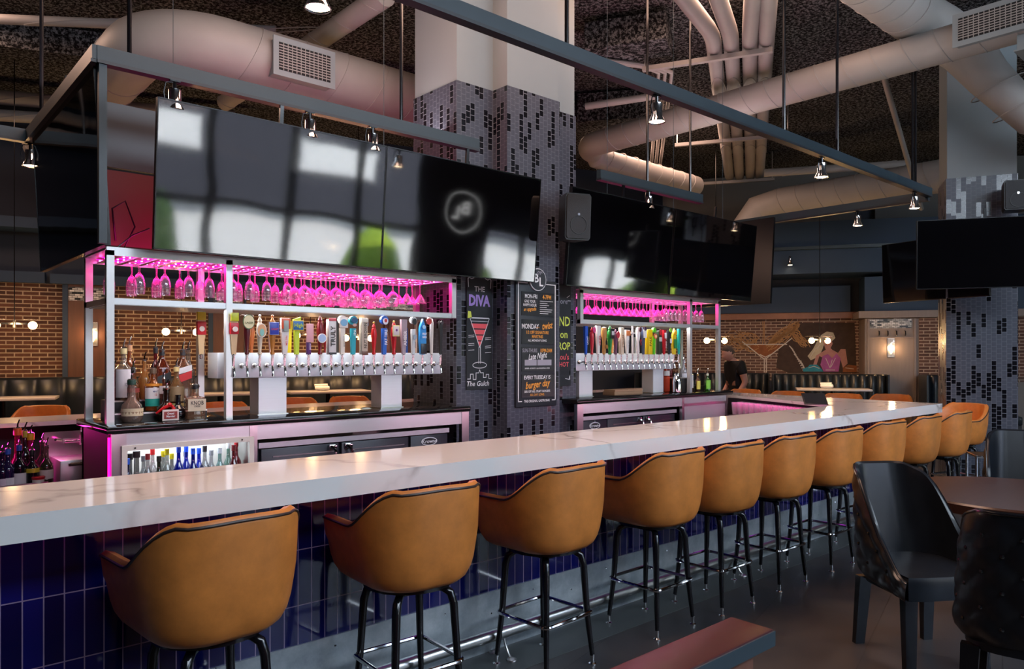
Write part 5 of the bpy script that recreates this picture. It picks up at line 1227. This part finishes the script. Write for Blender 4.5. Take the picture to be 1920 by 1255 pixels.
d6=duct('slim pale duct at the top centre left of the column',[(3.56,5.7,4.75),(3.56,9.5,4.75)],.10,.5)
d7=duct('pale pipe along the top left, above the two parallel ones',[(*CW(-7.5,7.2),4.9),(*CW(-2.6,8.2),5.12)],.05,2.)
d8=duct('upper one of two pale pipes at the left edge',[(*CW(-9.5,9.2),5.0),(*CW(-4.2,11.3),5.15)],.10,2.); d9=duct('lower one of two pale pipes at the left edge',[(*CW(-9.5,9.2),4.72),(*CW(-3.9,11.4),4.95)],.08,2.)
d10=duct('thin pale sprinkler pipe right of the middle column',[(*CW(.95,9.6),4.75),(*CW(2.0,9.2),4.78)],.045,3.,n=12)
def grille(label,loc,rz,w,h,dp):
    t=thing('air_grille',label,'vent',loc,rz); part(t,'frame',MB().box(-w/2,w/2,0,dp,0,h).box(-w/2-.02,w/2+.02,-.01,.005,-.02,h+.02),'white_paint'); part(t,'dark_core',rbox(-w/2+.03,w/2-.03,-.013,-.008,.03,h-.03),'matte_black'); b=MB()
    n=int(h/.028)
    for k in range(1,n): z=.03+(h-.06)*k/n; b.box(-w/2+.03,w/2-.03,-.018,-.012,z-.004,z+.004)
    m=int(w/.045)
    for k in range(1,m): x=-w/2+.03+(w-.06)*k/m; b.box(x-.003,x+.003,-.017,-.012,.03,h-.03)
    part(t,'slats',b,'duct'); return t
grille('rectangular air grille on the big duct at the upper left',(3.03,6.19,4.0),0,.55,.30,.16)
grille('rectangular air grille on the long spiral duct at the upper right',(7.78,2.12,4.46),-PI/2,.70,.27,.12)
solo('duct_box','second grille box on the underside of the spiral duct at the right edge','vent',MB().box(-.16,.16,-.55,.35,-.14,0).box(-.18,.18,-.57,.37,-.15,-.135),'white_paint',loc=(8.05,1.65,4.44))
# refrigerant pipes
BA_=math.radians(30.5); bu=(math.cos(BA_),math.sin(BA_))
for i,(px,ar) in enumerate(((1336,-.42),(1370,-.31),(1406,-.2),(1438,.22))):
    a=(px-960)/1396; zz=4.95; d=3.4*1396/600; r0=a*d
    cv=lambda r_,d_: CW(r0+r_,d+d_)
    w_=Vector((.305,.952)); v=Vector((ar,-.7)).normalized() if i < 3 else -w_
    pts=[(*cv(v.x*3.2,v.y*3.2),zz)]+[(*cv(*(v*k)),zz) for k in (.30,.16)]+[(*cv(*(v*.05+w_*.05)),zz)]+[(*cv(*(w_*k)),zz) for k in (.16,.30,6.6)]
    duct('ceiling pipe, %s from the left of four that run away from the camera'%ORD[i],pts,.085,3.,n=14,cat='pipe')
for i,px in enumerate((1256,1268,1280)):
    a=(px-960)/1396; zz=4.9; d=3.35*1396/515; X,Y=CW(a*d,d)
    e=(math.cos(BA_+.18),math.sin(BA_+.18)); duct('thin conduit, %s from the left of three beside the big pipes'%ORD[i],[(X-1.6,Y+.55,zz+.05),(X-.45,Y+.02,zz+.05),(X-.3,Y-.06,zz),(X+e[0]*4.2,Y+e[1]*4.2,zz)],.026,9.,n=8,cat='pipe')
def strut(label,p0,p1,ps=2):
    t=thing('pipe_bracket',label,'bracket'); b=MB(); d=(Vector(p1)-Vector(p0)); L=d.length; m=Matrix.Translation(p0)@Matrix.Rotation(math.atan2(d.y,d.x),4,'Z')
    b.box(0,L,-.03,.03,0,.05,0,m); part(t,'channel',b,'duct')
    for f in (.02,.98): q=Vector(p0)+d*f; part(t,'hanger',MB().cyl(q,(q.x,q.y,ZC),.008,seg=6),'satin')
for k,(d,r0,r1,lb) in enumerate(((8.3,1.50,2.80,'nearest'),(11.4,2.55,4.15,'second'),(14.2,3.05,4.9,'third'),(17.0,3.6,5.7,'farthest'))):
    strut('pale steel channel carrying the ceiling pipes, the %s of four'%lb,(*CW(r0,d+.25),4.80),(*CW(r1,d-.30),4.80))
pi2=duct('pair of pale pipes under the ceiling right of centre',[(*CW(4.4,13.0),4.72),(*CW(6.5,12.4),4.72),(*CW(6.7,12.7),4.6)],.07,1.2,n=10,cat='pipe')
def girder(label,p0,p1,z,w=.18,h=.3):
    d=Vector((p1[0]-p0[0],p1[1]-p0[1])); m=Matrix.Translation((*p0,0))@Matrix.Rotation(math.atan2(d.y,d.x),4,'Z'); struct(label,MB().box(0,d.length,-w/2,w/2,z,z+h,0,m),'ceil')
girder('ceiling_rib_1',CW(-8,12),CW(-1,15),4.9); girder('ceiling_rib_2',CW(.9,8.6),CW(1.75,8.3),4.98,.5,.3); girder('ceiling_rib_3',CW(1.0,11.0),CW(1.95,10.8),4.9,.6,.4); girder('ceiling_rib_4',CW(-7,8),CW(1,11),5.0,.3,.3)
solo('brace_rod','pale diagonal brace rising left of the right column','brace',MB().cyl((*CW(6.6,12.0),3.9),(*CW(4.62,9.3),5.1),.035,seg=10),'duct')
for k,(x,y,z0,r_) in enumerate(((-1.9,7.3,3.2,.01),(-2.4,8.2,3.0,.006),(-1.0,8.3,3.9,.012))): solo('hanging_rod','thin hanging rod at the upper left, %s from the left'%ORD[k],'rod',MB().cyl((x,y,z0),(x,y,ZC),r_,seg=6),'satin')
# ================================================================ light
w=bpy.data.worlds.new('sky'); SC.world=w; w.use_nodes=True; nt=w.node_tree; bg=nt.nodes['Background']
tc=nt.nodes.new('ShaderNodeTexCoord'); sp=nt.nodes.new('ShaderNodeSeparateXYZ'); nt.links.new(tc.outputs['Generated'],sp.inputs[0])
rp=nt.nodes.new('ShaderNodeValToRGB'); nt.links.new(sp.outputs[2],rp.inputs[0]); rp.color_ramp.elements[0].color=(.85,.92,1,1); rp.color_ramp.elements[0].position=.0; rp.color_ramp.elements[1].color=(.42,.62,1,1); rp.color_ramp.elements[1].position=.6
nt.links.new(rp.outputs[0],bg.inputs[0]); bg.inputs[1].default_value=5.0
sun=light('sun','SUN',(0,-20,30),16,(1,.95,.88),(math.radians(-50),0,math.radians(-20)),.02)
# pink rack lights
PK=(1,.002,.27)
for x0,x1 in ((1.2,1.8),(1.9,3.6),(5.25,6.8),(7.0,7.48)):
    L=x1-x0
    light('rack_light','AREA',((x0+x1)/2,5.12,2.13),7.5*L,PK,(0,0,0),L,.4)
    light('rack_glow','AREA',((x0+x1)/2,5.1,2.26),6*L,PK,(PI,0,0),L,.5)
for x in (.9,2.6,4.4,6.2,7.4): light('underbar_light','AREA',(x,3.3,.98),1.6,(1,.45,.66),(math.radians(84),0,0),1.2,.05)
light('inner_bar_light','AREA',(.5,6.0,1.02),5,(1,.03,.4),(math.radians(-20),0,0),1.2,.1); light('inner_bar_light','AREA',(7.22,4.0,1.035),2,(1,.02,.35),(0,0,math.radians(70)),1.3,.12)
light('well_light','AREA',(1.55,4.88,1.06),3.0,(.8,.9,1),(0,0,0),.7,.15)
light('overhang_light','AREA',(2.5,2.93,.975),.8,(.75,.05,1),(math.radians(0),0,0),10,.03)
# overhead area fills added for soft warm light, not ceiling fixtures
for x,y,e in ((2.5,3.4,110),(6.0,3.6,90),(9.5,7.5,110),(0,9.5,90)): light('ceiling_fill_light','AREA',(x,y,5.2),e*1.15,(1,.62,.46),(0,0,0),2.0,2.0)
light('front_fill_light','AREA',(4.5,-3.2,5.0),400,(.74,.86,1),(math.radians(52),0,0),10,1.2)  # added fill standing in for daylight, unseen above and behind the camera
for x,y in ((3,5.2),(7.5,5.2),(6,3.0),(0,6)): light('upward_fill_light','AREA',(x,y,3.45),15,(1,.88,.85),(PI,0,0),2.5,.3)  # invented upward fill that brightens the ceiling, no lamps on the frame
# ================================================================ camera
cam=bpy.data.cameras.new('camera'); co=bpy.data.objects.new('camera',cam); COL.objects.link(co); SC.camera=co
co.location=(0,0,1.55); co.rotation_euler=(PI/2,0,-TH); cam.lens=1396/1920*36; cam.sensor_width=36; cam.shift_y=37.5/1920; cam.clip_start=.05
SC.view_settings.view_transform='Standard'; SC.view_settings.look='None'; SC.view_settings.exposure=.25
SC.cycles.max_bounces=8; SC.cycles.transparent_max_bounces=16; SC.cycles.diffuse_bounces=3; SC.cycles.glossy_bounces=4; SC.cycles.caustics_reflective=False; SC.cycles.caustics_refractive=False; SC.cycles.sample_clamp_indirect=6
